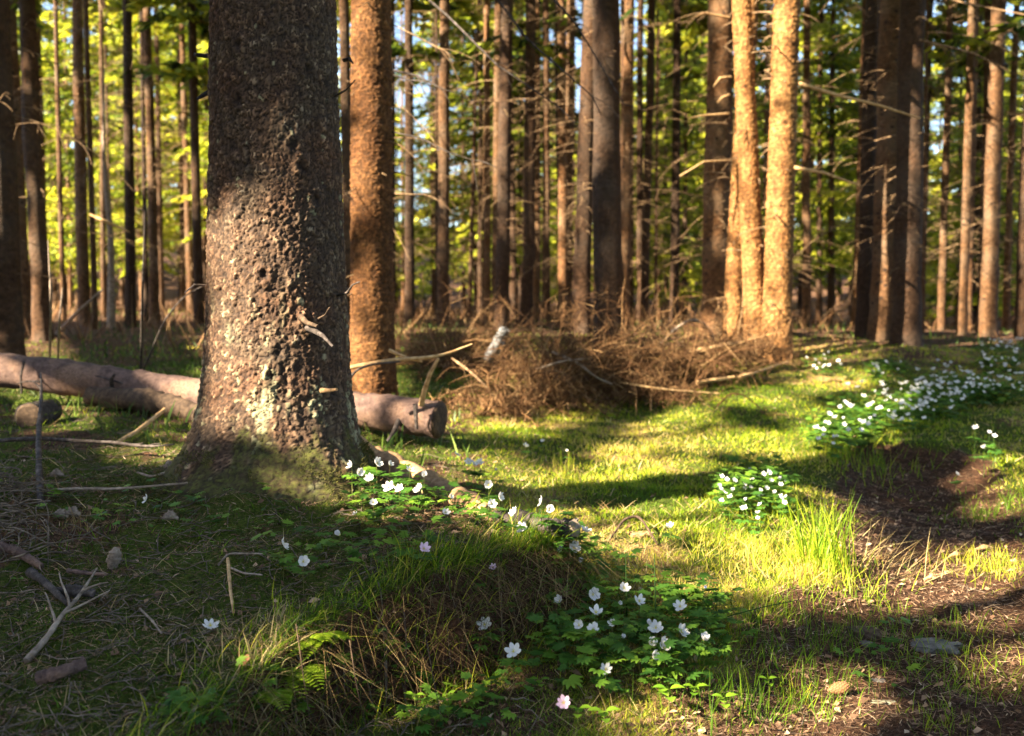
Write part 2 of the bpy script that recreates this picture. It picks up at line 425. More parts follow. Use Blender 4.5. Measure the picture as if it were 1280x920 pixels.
# ------------------------------------------------------------------ ground zones (what grows where)
_path = np.array([tuple(ground(u, v))[:2] for u, v in ((1150, 915), (1110, 850), (1170, 785), (1205, 725), (1170, 660), (1160, 610), (1130, 568))])
_path = np.vstack([[(_path[0][0] + .1, .5)], _path])
_pw = np.array([.50, .48, .42, .34, .34, .44, .42, .28])
def path_d(x, y):
    best = np.full(np.shape(x), 9.)
    for i in range(len(_path) - 1):
        a, b = _path[i], _path[i + 1]; e = b - a
        t = np.clip(((x - a[0]) * e[0] + (y - a[1]) * e[1]) / (e @ e), 0, 1)
        w = _pw[i] + (_pw[i + 1] - _pw[i]) * t
        best = np.minimum(best, np.hypot(x - a[0] - t * e[0], y - a[1] - t * e[1]) / w)
    return best
PATH_READY = True
def zones(x, y):
    """green cover, dry grass, bare damp soil, each 0..1"""
    pd = path_d(x, y) + .45 * fbm(x * 2.2, y * 2.2, 6) + .35 * fbm(x * 7, y * 7, 3)
    bare = 1 - sstep(.75, 1.25, pd)
    sd = _sdf(x, y)
    plat = sstep(-.02, .08, sd)
    clear = sstep(-.2, .3, x + .1 * y - .25) * (1 - plat) * (1 - sstep(9, 12, y))     # the open grassy strip
    n = fbm(x * 1.5, y * 1.5, 9); n2 = fbm(x * 4, y * 4, 12)
    green = (.50 + .5 * n + .3 * n2) * (1 - .85 * bare)
    green = green + .10 * clear - .10 * plat * sstep(-1.3, -.6, x)
    dry = clear * np.clip(.55 - .9 * n + .25 * n2, 0, 1) * (1 - bare)
    far = sstep(7, 10, y)
    green = green * (1 - .65 * far)
    return np.clip(green, 0, 1), np.clip(dry, 0, 1), np.clip(bare, 0, 1), clear, plat

# ------------------------------------------------------------------ forest floor sheet
def spacing(lo, hi, fine_lo, fine_hi, step, grow):
    a = list(np.arange(fine_lo, fine_hi, step)); s = step
    while a[-1] < hi: s *= grow; a.append(a[-1] + s)
    s = step
    while a[0] > lo: s *= grow; a.insert(0, a[0] - s)
    return np.array(a)
gx = spacing(-250, 250, -2.6, 3.4, .016, 1.045)
gy = spacing(-120, 300, 1.3, 5.2, .016, 1.03)
X, Y = np.meshgrid(gx, gy)
Z = np.zeros_like(X)
for i in range(0, len(gy), 60): Z[i:i + 60] = H(X[i:i + 60].ravel(), Y[i:i + 60].ravel()).reshape(X[i:i + 60].shape)
gr, dr, ba, cl, pl = zones(X.ravel(), Y.ravel())
gzx = np.gradient(Z, gx, axis=1); gzy = np.gradient(Z, gy, axis=0)
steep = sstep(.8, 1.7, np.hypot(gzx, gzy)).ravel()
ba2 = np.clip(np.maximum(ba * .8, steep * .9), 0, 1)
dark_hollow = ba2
nx, ny = len(gx), len(gy)
ii = (np.arange(ny - 1)[:, None] * nx + np.arange(nx - 1)[None]).ravel()
tf = np.stack([ii, ii + 1, ii + nx + 1, ii + nx], -1)
tv = np.c_[X.ravel(), Y.ravel(), Z.ravel()]
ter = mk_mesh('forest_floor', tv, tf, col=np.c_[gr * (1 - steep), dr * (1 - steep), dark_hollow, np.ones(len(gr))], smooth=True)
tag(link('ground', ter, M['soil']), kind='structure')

_H0 = H
def H(x, y, micro=True):
    """height read off the finished sheet"""
    x = np.atleast_1d(np.asarray(x, float)); y = np.atleast_1d(np.asarray(y, float))
    i = np.clip(np.searchsorted(gx, x) - 1, 0, nx - 2); j = np.clip(np.searchsorted(gy, y) - 1, 0, ny - 2)
    fx = np.clip((x - gx[i]) / (gx[i + 1] - gx[i]), 0, 1); fy = np.clip((y - gy[j]) / (gy[j + 1] - gy[j]), 0, 1)
    return (Z[j, i] * (1 - fx) + Z[j, i + 1] * fx) * (1 - fy) + (Z[j + 1, i] * (1 - fx) + Z[j + 1, i + 1] * fx) * fy

# light blockers for the shade test: terrain (coarse) and trunks
cx = spacing(-60, 60, -4, 6, .12, 1.08); cy = spacing(-30, 70, 1, 10, .12, 1.06)
CX, CY = np.meshgrid(cx, cy); CZ = H(CX.ravel(), CY.ravel(), False)
_k = (np.arange(len(cy) - 1)[:, None] * len(cx) + np.arange(len(cx) - 1)[None]).ravel()
bv_v = [np.c_[CX.ravel(), CY.ravel(), CZ]]; bv_f = [np.stack([_k, _k + 1, _k + len(cx) + 1, _k + len(cx)], -1)]; bv_n = len(bv_v[0])
def block(v, f):
    global bv_n
    bv_v.append(np.asarray(v)); bv_f.append(np.asarray(f) + bv_n); bv_n += len(v)

def cells(U, V, nu, jit=.85, seed=0):
    ui, vi = np.floor(U).astype(int), np.floor(V).astype(int)
    f1 = np.full(U.shape, 9.); f2 = np.full(U.shape, 9.); cid = np.zeros(U.shape)
    tb = np.random.default_rng(seed).random((3, 256, 1024))
    for du in (-1, 0, 1):
        for dv in (-1, 0, 1):
            a = (ui + du) % nu; b = (vi + dv) % 1024
            px = ui + du + .5 + jit * (tb[0][a, b] - .5); py = vi + dv + .5 + jit * (tb[1][a, b] - .5)
            d = np.hypot(U - px, V - py)
            m = d < f1
            f2 = np.where(m, f1, np.minimum(f2, d)); cid = np.where(m, tb[2][a, b], cid); f1 = np.where(m, d, f1)
    return f1, f2, cid

# ------------------------------------------------------------------ the big spruce
def BUT(T):
    """buttress roots round the foot"""
    o = -.10
    for a, k, w in ((-40, .34, 14), (-95, .20, 10), (-150, .30, 16), (170, .22, 12), (100, .2, 10), (30, .26, 12), (-70, .10, 40), (-122, .12, 40)):
        o = o + k * np.clip(np.cos((T - R(a)) * .5), 0, 1) ** (w * 2) * 1.0 + k * np.clip(np.cos((T - R(a + 360)) * .5), 0, 1) ** (w * 2) + k * np.clip(np.cos((T - R(a - 360)) * .5), 0, 1) ** (w * 2)
    return o
def big_spruce():
    base = W(349, 560, 3.4); bx, by = base.x, base.y
    z0 = h1(bx, by) - .12
    root = empty('spruce_tree', (bx, by, z0), 'massive old spruce in the left foreground with scaly bark and a mossy flared base', 'tree')
    zs = np.concatenate([np.arange(0, 2.25, .0042), 2.25 + np.cumsum(np.linspace(.01, .6, 44))])
    n = 330
    th = np.arange(n) / n * 2 * math.pi
    T, Zz = np.meshgrid(th, zs)
    hz = Zz
    r = np.interp(hz, [0, .1, .2, .35, .6, 1.2, 1.9, 8, 16], [.335, .300, .265, .244, .226, .210, .193, .15, .03])
    lob = np.exp(-hz / .16)
    r = r * (1 + lob * (.85 * BUT(T) - .04 + .10 * fbm(np.cos(T) * 4, np.sin(T) * 4 + hz * 9, 6)))
    r = r + .010 * fbm(np.cos(T) * 1.6 + 5, np.sin(T) * 1.6 + hz * 1.3, 3) + .006 * fbm(T * 5.09, hz * 5, 8)
    # bark scales: jittered cells round the trunk, each with its own height
    wz = hz + .016 * fbm(T * 14, hz * 40, 5)
    wt = T * 134 / (2 * math.pi) + 1.3 * fbm(T * 9, hz * 34, 7)
    f1, f2, cid = cells(wt, wz / .0150, 134, jit=1.0, seed=1)
    g1, g2, gid = cells(T * 40 / (2 * math.pi) + .5 * fbm(T * 3, hz * 6, 2), hz / .05, 40, seed=2)
    edge = sstep(0.02, .22, f2 - f1)
    gedge = sstep(.0, .22, g2 - g1)
    curl = sstep(.1, .75, f1)                       # scale edges lift
    tilt = np.sin(wt * 2.1 + cid * 40) * np.cos(wz * 90 + cid * 30)
    disp = .0048 * edge * (.35 + cid) + .0036 * gedge * gid + .0032 * tilt * edge
    disp = np.where(Zz < 2.3, disp, .004)
    knots = []
    for (u, v) in ((387, 405), (345, 470), (300, 62), (298, 130), (375, 185), (385, 210), (297, 258), (335, 345), (409, 492), (352, 440), (395, 90), (400, 250)):
        p = W(u, v, 3.2)
        s = (p.x - bx) / .245
        a = math.atan2(-math.sqrt(max(0, 1 - s * s)), s) % (2 * math.pi)
        knots.append((a, p.z - z0))
    kd = np.zeros_like(T)
    for a, kz in knots:
        d = np.hypot(((T - a + math.pi) % (2 * math.pi) - math.pi) * .24, (hz - kz) * .8)
        kd = np.maximum(kd, np.exp(-(d / .016) ** 2))
        disp = disp + .006 * np.exp(-((d - .022) / .012) ** 2) - .005 * np.exp(-(d / .012) ** 2)
    rr = r + disp
    V3 = np.stack([np.cos(T) * rr, np.sin(T) * rr, hz], -1).reshape(-1, 3)
    m = len(zs)
    i = (np.arange(m - 1) * n)[:, None]; j = np.arange(n)[None]; j2 = (j + 1) % n
    Fq = np.stack([i + j, i + j2, i + n + j2, i + n + j], -1).reshape(-1, 4)
    val = np.clip((.12 + .88 * edge) * (.28 + .55 * cid + .25 * gid) * (.6 + .4 * gedge) * (1 - .75 * kd), 0, 1)
    lich = sstep(.28, .6, fbm(T * 5 + 3, hz * 6, 11) + .30 * (cid > .75)) * sstep(.8, .25, hz) * .5 * edge
    lich = np.maximum(lich, .3 * (cid > .988) * edge)
    moss = np.clip(sstep(.24, .08, hz + .26 * fbm(T * 6, hz * 12, 13) - .07 * np.cos(T - R(-45))) , 0, 1) * (.15 + .75 * edge)
    me = mk_mesh('trunk', V3, Fq, col=np.stack([val, lich, moss, np.ones_like(val)], -1).reshape(-1, 4), smooth=True)
    link('trunk', me, M['bark_near'], root)
    # plain copy for the shade test
    th2 = np.arange(20) / 20 * 2 * math.pi; z2 = np.linspace(0, 3, 12)
    v2 = np.array([(bx + .25 * math.cos(t), by + .25 * math.sin(t), z0 + z) for z in z2 for t in th2])
    i = (np.arange(11) * 20)[:, None]; j = np.arange(20)[None]
    block(v2, np.stack([i + j, i + (j + 1) % 20, i + 20 + (j + 1) % 20, i + 20 + j], -1).reshape(-1, 4))
    O = Vector((bx, by, z0))
    def br(pts, rad, mat='darkwood', name='branch_stub'):
        mb = MB(); pts = [Vector(p) - O for p in pts]
        mb.tube(pts, rad, 7, wob=.35); link(name, mb, M[mat], root)
    br([W(272, 70, 3.38), W(256, 70, 3.34), W(243, 68, 3.3)], [.009, .007, .006])
    br([W(268, 112, 3.38), W(254, 119, 3.33), W(246, 124, 3.3)], [.010, .008, .004])
    br([W(430, 75, 3.38), W(437, 73, 3.34), W(441, 79, 3.3)], [.007, .006, .003])
    br([W(376, 396, 3.17), W(384, 404, 3.11), W(397, 408, 3.05)], [.011, .008, .005], 'endwood')
    br([W(384, 410, 3.16), W(394, 414, 3.09), W(404, 420, 3.02), W(416, 433, 3.0)], [.010, .008, .006, .004], 'darkwood')
    br([W(398, 398, 3.16), W(406, 394, 3.1), W(412, 384, 3.08)], [.003, .0025, .002], 'endwood')
    br([W(402, 488, 3.16), W(411, 488, 3.09), W(421, 487, 3.03)], [.008, .006, .005], 'root')
    br([W(420, 370, 3.3), W(434, 366, 3.25), W(441, 356, 3.2), W(450, 352, 3.18)], [.005, .004, .003, .002])
    br([W(257, 357, 3.35), W(243, 356, 3.3), W(231, 366, 3.25)], [.004, .003, .002], 'greywood')
    br([W(419, 120, 3.3), W(433, 112, 3.24), W(444, 100, 3.2)], [.004, .003, .002])
    mb = MB()
    for k in range(26):
        p = np.array(W(246 - k * .5, 436 + random.uniform(-1.5, 1.5), 3.2)) - np.array(O)
        v, f, r_ = blades(p[None], .018, .003, random.uniform(0, 6.3), random.uniform(.3, 1.4), .3, .9)
        mb.add(v, f, r_)
    link('living_sprig', mb, M['grass'], root)
    # surface roots
    def rootp(uv, rads, mat, name='root'):
        pts = []
        for (u, v, dz) in uv:
            g = ground(u, v); pts.append(g + Vector((0, 0, dz)) - O)
        P = np.array([tuple(p) for p in pts]); t = np.linspace(0, 1, len(P)); tt = np.linspace(0, 1, 40)
        P = np.stack([np.interp(tt, t, P[:, q]) for q in range(3)], -1)
        ker = np.array([1, 2, 3, 2, 1.]) / 9
        for q in range(3): P[2:-2, q] = np.convolve(P[:, q], ker, 'valid')
        mb = MB(); mb.tube(P, np.interp(tt, t, rads) * (1 + .12 * RNG.standard_normal(40)), 14, wob=.18)
        link(name, mb, M[mat], root)
    rootp([(400, 566, .0), (455, 578, .0), (505, 598, .01), (560, 622, .012), (605, 645, .01), (640, 660, -.03)], [.12, .075, .055, .045, .038, .02], 'root')
    rootp([(280, 575, -.05), (240, 588, -.02), (205, 598, -.012), (170, 606, -.03)], [.09, .035, .02, .008], 'darkwood')
        # moss cushion on the base and root
    B = []
    for k in range(30000):
        a = random.uniform(0, 2 * math.pi); hh = random.random() ** 1.7 * .20
        rr_ = float(np.interp(hh, [0, .1, .2, .35], [.335, .300, .265, .244])) + .020
        lobk = math.exp(-hh / .16)
        c8 = math.cos(a - R(-40)); rr_ *= 1 + lobk * (.85 * float(BUT(np.array(a))) - .04 + .10 * float(fbm(math.cos(a) * 4, math.sin(a) * 4 + hh * 9, 6)))
        if vn(a * 7, hh * 22, 9) < -.05 + hh * 1.5: continue
        B.append((math.cos(a) * rr_, math.sin(a) * rr_, hh, a))
    B = np.array(B)
    link('moss', blades_mesh('moss', B[:, :3], RNG.uniform(.006, .016, len(B)), .0035, B[:, 3] + RNG.normal(0, .7, len(B)), RNG.uniform(.3, 1.3, len(B)), .3, RNG.random(len(B)), seg=2), M['mosspatch'], root)['kind'] = 'stuff'
    return root, O
BIG, BIGO = big_spruce()

# where the photograph shows sun on ground and bark (the crowns overhead are cut open to let it through)
POLY = [
 [(700,640),(760,565),(830,520),(880,490),(950,450),(1085,446),(1110,475),(1000,500),(1010,520),(1100,495),(1170,500),(1130,530),(1085,590),(1065,640),(1085,700),(1140,735),(1100,772),(960,785),(850,762),(740,705),(690,665)],
 [(262,285),(290,245),(340,238),(378,270),(398,340),(412,450),(430,545),(440,560),(400,575),(300,565),(258,555),(262,440)],
 [(360,560),(450,570),(540,600),(640,655),(600,665),(520,645),(430,640),(360,600)],
 [(430,0),(505,0),(505,120),(430,138)], [(445,165),(505,155),(505,270),(430,290)], [(430,355),(505,340),(505,510),(430,505)],
 [(870,-40),(1010,-40),(1010,420),(985,400),(960,400),(950,480),(860,480)], [(720,0),(745,0),(745,220),(720,260)],
 [(1120,50),(1180,30),(1175,180),(1120,260)],
 [(10,440),(85,440),(80,500),(15,500)], [(430,495),(565,500),(560,565),(430,550)],
 [(620,480),(690,430),(745,450),(745,520),(650,550),(600,540)], [(830,430),(870,390),(1000,400),(1000,480),(860,510),(810,480)],
 [(150,575),(225,520),(262,560),(200,592)], [(50,470),(110,480),(110,540),(60,540)], [(20,300),(70,290),(75,440),(20,440)], [(90,250),(125,260),(125,420),(95,420)], [(180,200),(205,200),(205,380),(180,380)],
 [(545,555),(610,555),(700,600),(660,625),(580,600)], [(560,510),(600,505),(600,545),(560,540)],
 [(320,815),(350,795),(425,795),(435,850),(390,885),(330,870)], [(575,790),(620,780),(640,860),(610,910)],
 [(810,850),(930,840),(950,920),(790,920)], [(410,890),(500,860),(570,870),(570,920)],
 [(1170,685),(1290,680),(1290,730),(1190,738)], [(1110,755),(1290,738),(1290,775),(1180,785)], [(985,850),(1060,835),(1110,870),(1100,905),(985,915)], [(1235,815),(1290,810),(1290,870),(1250,850)],
 [(1190,590),(1290,560),(1290,650),(1230,640)], [(1075,560),(1145,555),(1165,590),(1100,650)], [(640,20),(670,20),(670,420),(645,420)], [(505,60),(525,60),(525,200),(505,200)]]
NEG = [[(850,556),(960,568),(1085,596),(1085,650),(1000,612),(880,586)], [(890,505),(960,508),(1010,530),(980,545),(900,530)], [(915,180),(925,180),(925,230),(915,230)], [(800,650),(860,655),(850,670),(800,668)],
       [(250,420),(262,420),(262,440),(250,440)]]
def inside(poly, u, v):
    c = np.zeros(u.shape, bool); n = len(poly); j = n - 1
    for i in range(n):
        a, b = poly[i], poly[j]
        if a[1] != b[1]: c ^= ((a[1] > v) != (b[1] > v)) & (u < (b[0] - a[0]) * (v - a[1]) / (b[1] - a[1]) + a[0])
        j = i
    return c
def sunlit(p):
    y, z = p[:, 1], p[:, 2] - 1.0
    d = y * cp - z * sp_; dd = np.maximum(d, .05)
    u = 640 + F * p[:, 0] / dd; v = 460 - F * (y * sp_ + z * cp) / dd
    ok = (d > .05) & (u > -40) & (u < 1320) & (v > -60) & (v < 960)
    u = u + 26 * fbm(p[:, 0] * 6, y * 6 + p[:, 2] * 5, 1); v = v + 14 * fbm(p[:, 0] * 6 + 9, y * 6 + p[:, 2] * 5, 2)
    lit = np.zeros(len(p), bool)
    for n in POLY: lit |= inside(n, u, v)
    for n in NEG: lit &= ~inside(n, u, v)
    fleck = vn(p[:, 0] * .9 + 7, p[:, 2] * .55 + y * .3, 2) > np.where((p[:, 0] < -1.8) & (y < 20), .20, -.06)
    out = ok & np.where(y > 11.5, fleck, lit)
    for (tx, ty, st) in MARKED:
        near_ = np.hypot(p[:, 0] - tx, p[:, 1] - ty) < .4
        out = np.where(near_ & (p[:, 2] > h1(tx, ty) + .15), bool(st) & ok, out)
    return out
MARKED = []                    # trunks that stand wholly in shade (0) or in sun (1)
MS = -S
e1 = Vector((math.cos(SUN_AZ), -math.sin(SUN_AZ), 0)); eh = Vector((-math.sin(SUN_AZ), -math.cos(SUN_AZ), 0))
e2 = Vector((math.sin(SUN_AZ) * math.sin(SUN_EL), math.cos(SUN_AZ) * math.sin(SUN_EL), math.cos(SUN_EL)))
GA, GB, GS = (-20., 4.), (-1.5, 15.), .05
def sun_map():
    """what the sun's rays meet first: a grid square to the sun with the depth of each hit and whether the photograph shows sun there"""
    bvh = BVHTree.FromPolygons([tuple(v) for v in np.concatenate(bv_v)], [tuple(int(i) for i in f) for f in np.concatenate(bv_f)])
    na, nb = int((GA[1] - GA[0]) / GS), int((GB[1] - GB[0]) / GS)
    dep = np.full((na, nb), -99.); lit = np.zeros((na, nb), np.int8); hits = []; ij = []
    for i in range(na):
        for j in range(nb):
            o = e1 * (GA[0] + i * GS) + e2 * (GB[0] + j * GS) + S * 60
            h = bvh.ray_cast(o, MS, 130)
            if h[0] is not None:
                dep[i, j] = h[0].dot(S); hits.append(tuple(h[0])); ij.append((i, j))
    ij = np.array(ij); lit[ij[:, 0], ij[:, 1]] = sunlit(np.array(hits))
    return dep, lit
def gate(Q, off, rn, thin=0.0):
    """keep the sprays that do not stand in the way of the sun patches on ground and bark"""
    P = np.concatenate([Q, Q.mean(1, keepdims=True), (Q[:, :1] + Q[:, 2:3]) * .5 + (Q[:, :1] - Q[:, 2:3]) * .25, (Q[:, :1] + Q[:, 2:3]) * .5 - (Q[:, :1] - Q[:, 2:3]) * .25], 1) + off
    a = ((P @ np.array(e1) - GA[0]) / GS + .5).astype(int); b = ((P @ np.array(e2) - GB[0]) / GS + .5).astype(int)
    ok = (a >= 0) & (a < DEP.shape[0]) & (b >= 0) & (b < DEP.shape[1])
    a = np.clip(a, 0, DEP.shape[0] - 1); b = np.clip(b, 0, DEP.shape[1] - 1)
    bad = (ok & (LIT[a, b] > 0) & (P @ np.array(S) > DEP[a, b] + .5)).any(1)
    keep = ~bad | (RNG.random(len(Q)) < .008)
    if thin:
        far = ~ok[:, 4] | (b[:, 4] > 150)
        keep &= ~far | (RNG.random(len(Q)) > thin)
    return Q[keep], rn[keep]

# ------------------------------------------------------------------ forest trees
def trunk_mesh(h, r0, lean=(0, 0), sides=14, rows=26, flare=.35, bow=.0, seed=0, rough=1.0, scales=None):
    g = np.random.default_rng(seed)
    z = np.concatenate([np.linspace(-.15, 1, 8)[:-1], np.linspace(1, h, rows)])
    if scales: z = np.concatenate([np.arange(-.15, scales[2], scales[1] / 3.2), np.linspace(scales[2] + .1, h, 16)])
    th = np.arange(sides) / sides * 2 * math.pi
    T, Z_ = np.meshgrid(th, z)
    r = r0 * (1 - .9 * np.clip(Z_, 0, h) / h) ** .8 * (1 + flare * np.exp(-np.clip(Z_ + .15, 0, 9) / .22) * (1 + .3 * np.cos(3 * T + seed)))
    r = r * (1 + .05 * rough * fbm(np.cos(T) * 2 + seed, Z_ * 2.5 + np.sin(T) * 2, seed % 7) + .04 * rough * g.standard_normal(T.shape))
    if scales:                       # flaking bark plates
        nu, ch, _, amp = scales
        f1, f2, cid = cells(T * nu / (2 * math.pi) + .9 * fbm(T * 6, Z_ * 14, seed % 5), Z_ / ch + .6 * fbm(T * 7, Z_ * 22, 3), nu, seed=seed)
        e_ = sstep(.02, .25, f2 - f1)
        kn = np.zeros_like(T)
        for q in range(int(scales[2] * 9)):
            a0, z0_ = g.uniform(0, 6.28), g.uniform(.2, scales[2])
            d_ = np.hypot(((T - a0 + math.pi) % (2 * math.pi) - math.pi) * r0, Z_ - z0_); kn = np.maximum(kn, np.exp(-(d_ / g.uniform(.012, .022)) ** 2))
        r = r + np.where(Z_ < scales[2], amp * e_ * (.3 + cid), amp * .5) + .008 * kn
        trunk_mesh.val = (np.clip((.25 + .75 * e_) * (.45 + .55 * cid) * (1 - .85 * kn), 0, 1)).ravel()
    else: trunk_mesh.val = None
    b = bow * np.sin(np.clip(Z_, 0, h) / h * math.pi * 2.2 + seed) + .010 * rough * g.standard_normal((len(z), 1)) * (r0 / .15)
    V = np.stack([np.cos(T) * r + lean[0] * Z_ + b, np.sin(T) * r + lean[1] * Z_, Z_], -1).reshape(-1, 3)
    m = len(z)
    i = (np.arange(m - 1) * sides)[:, None]; j = np.arange(sides)[None]; j2 = (j + 1) % sides
    Fq = np.stack([i + j, i + j2, i + sides + j2, i + sides + j], -1).reshape(-1, 4)
    return V, Fq
def curve_br(p, az, L, elev, droop, n=6, kink=.035):
    pts = [Vector(p)]
    a = az; e = elev
    for k in range(n):
        a += random.uniform(-kink, kink) * 2; e -= droop / n + random.uniform(-kink, kink)
        pts.append(pts[-1] + Vector((math.cos(a) * math.cos(e), math.sin(a) * math.cos(e), math.sin(e))) * (L / n))
    return pts
def dead_branches(zlo, zhi, per_m, r0, h, lmin=.2, lmax=.95, lean=(0, 0), thick=.005):
    mb = MB()
    for k in range(int((zhi - zlo) * per_m)):
        z = random.uniform(zlo, zhi); a = random.uniform(0, 6.283)
        rr = r0 * (1 - .9 * z / h) ** .8 * .8
        L = random.uniform(lmin, lmax) * (.35 if random.random() < .45 else 1)
        t = thick * random.uniform(.6, 1.2)
        pts = curve_br((math.cos(a) * rr + lean[0] * z, math.sin(a) * rr + lean[1] * z, z), a, L, random.uniform(-.2, .35), random.uniform(.2, .9))
        mb.tube(pts, np.linspace(t, t * .35, len(pts)), 3, cap=False)
        for q in range(random.randint(1, 5)):
            if L < .3: break
            s = random.choice(pts[1:-1])
            tp = curve_br(s, a + random.choice((-1, 1)) * random.uniform(.5, 1.1), L * random.uniform(.15, .4), random.uniform(-.6, .1), .5, 3)
            mb.tube(tp, np.linspace(t * .5, t * .25, len(tp)), 3, cap=False)
    return mb.mesh('dead_branches', True)
def crown(z0, z1, rmax, whorls, nbr, nf, size, g, shape=.75, rbase=None):
    """needle sprays on drooping boughs: kites of their own, returned as (n,4,3) and a random number each"""
    out = []; rn = []
    for w in range(whorls):
        f = (w + g.random()) / whorls
        z = z0 + (z1 - z0) * f
        Lm = rmax * (1 - f) ** shape * (.55 + .45 * min(1, f * 5 + .3))
        tone = g.random() ** 1.5 * .6 - .12
        for b in range(nbr):
            a = g.random() * 6.283; L = Lm * g.uniform(.55, 1.1)
            n = max(4, int(nf * (.4 + .6 * L / rmax)))
            t = g.random(n) ** .75
            side = g.normal(0, .20, n) * L * (1.1 - t) ; dr_ = g.uniform(.15, .5)
            x = t * L; zz = z + .10 * L * t - dr_ * L * t ** 2 - np.abs(side) * .25 - g.random(n) * .12
            ca, sa = math.cos(a), math.sin(a)
            C = np.stack([ca * x - sa * side, sa * x + ca * side, zz], -1)
            da = a + np.sign(side) * g.uniform(.2, 1.2, n); el = g.uniform(-.9, .1, n)
            D = np.stack([np.cos(da) * np.cos(el), np.sin(da) * np.cos(el), np.sin(el)], -1)
            U = g.normal(0, 1, (n, 3)); Wd = np.cross(D, U); Wd /= np.linalg.norm(Wd, axis=1)[:, None]
            s = size * g.uniform(.6, 1.4, n)[:, None]
            out.append(np.stack([C - D * s * .6, C + Wd * s * .22, C + D * s * .8, C - Wd * s * .22], 1))
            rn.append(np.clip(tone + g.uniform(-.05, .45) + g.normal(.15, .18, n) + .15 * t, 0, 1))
    return np.concatenate(out), np.concatenate(rn)
def crown_mesh(Q, rn):
    return mk_mesh('crown', Q.reshape(-1, 3), np.arange(len(Q) * 4).reshape(-1, 4), np.repeat(rn, 4))
g = np.random.default_rng(3)
CRQ = [crown(z0, z1, r, w, 7, nf, sz, g) for (z0, z1, r, w, nf, sz) in
          ((4.6, 17, 1.7, 22, 50, .20), (5.6, 19, 1.9, 23, 50, .22), (4.0, 15, 1.5, 20, 46, .19), (6.6, 20, 2.0, 22, 50, .22))]
CROWNS = [crown_mesh(*q) for q in CRQ]
PENDING = []
YOUNG = [crown_mesh(*crown(.5, 8.5, 1.7, 28, 8, 86, .105, g)), crown_mesh(*crown(1.2, 11, 1.9, 28, 8, 86, .12, g)), crown_mesh(*crown(2.4, 13, 2.1, 28, 8, 90, .12, g))]
DEADB = [dead_branches(.7, 7.5, n, .13, 17, .25, 1.2) for n in (12, 16, 21, 14)]
for m_ in CROWNS: m_.materials.append(M['conifer'])
for m_ in YOUNG: m_.materials.append(M['conifer_far'])
for m_ in DEADB: m_.materials.append(M['deadtwig'])
LANE = []     # (u, depth) of trunks already placed
def spruce(x, y, r0, label, lean=(0, 0), h=17, crown_m=None, dead=None, group=None, seed=0, blockit=True, bow=.03, mat='bark_far', name='spruce_tree', zsc=None, unique_dead=None, ds=None, scales=None):
    z = h1(x, y)
    t = empty(name, (x, y, z), label, 'tree', group)
    V, Fq = trunk_mesh(h, r0, lean, seed=seed, bow=bow, scales=scales, sides=72 if scales else 14, rough=.35 if scales else 1.0)
    link('trunk', mk_mesh('trunk', V, Fq, rnd=trunk_mesh.val, smooth=True), M[mat], t)
    if blockit: block(V + np.array([x, y, z]), Fq)
    if unique_dead is not None: tag(link('branches', unique_dead, M['deadtwig'], t), kind='stuff')
    elif dead is not None:
        o = link('branches', DEADB[dead], None, t); o.rotation_euler.z = random.uniform(0, 6.28); o['kind'] = 'stuff'
        if ds: o.scale = (ds, ds, 1)
    if crown_m is not None:
        if crown_m in CROWNS: PENDING.append((t, CROWNS.index(crown_m)))
        else: link('crown', crown_m, None, t)
    return t
def at_px(u, v, d):
    """trunk stands d metres away under pixel column u at row v"""
    p = W(u, v, d); return p.x, p.y
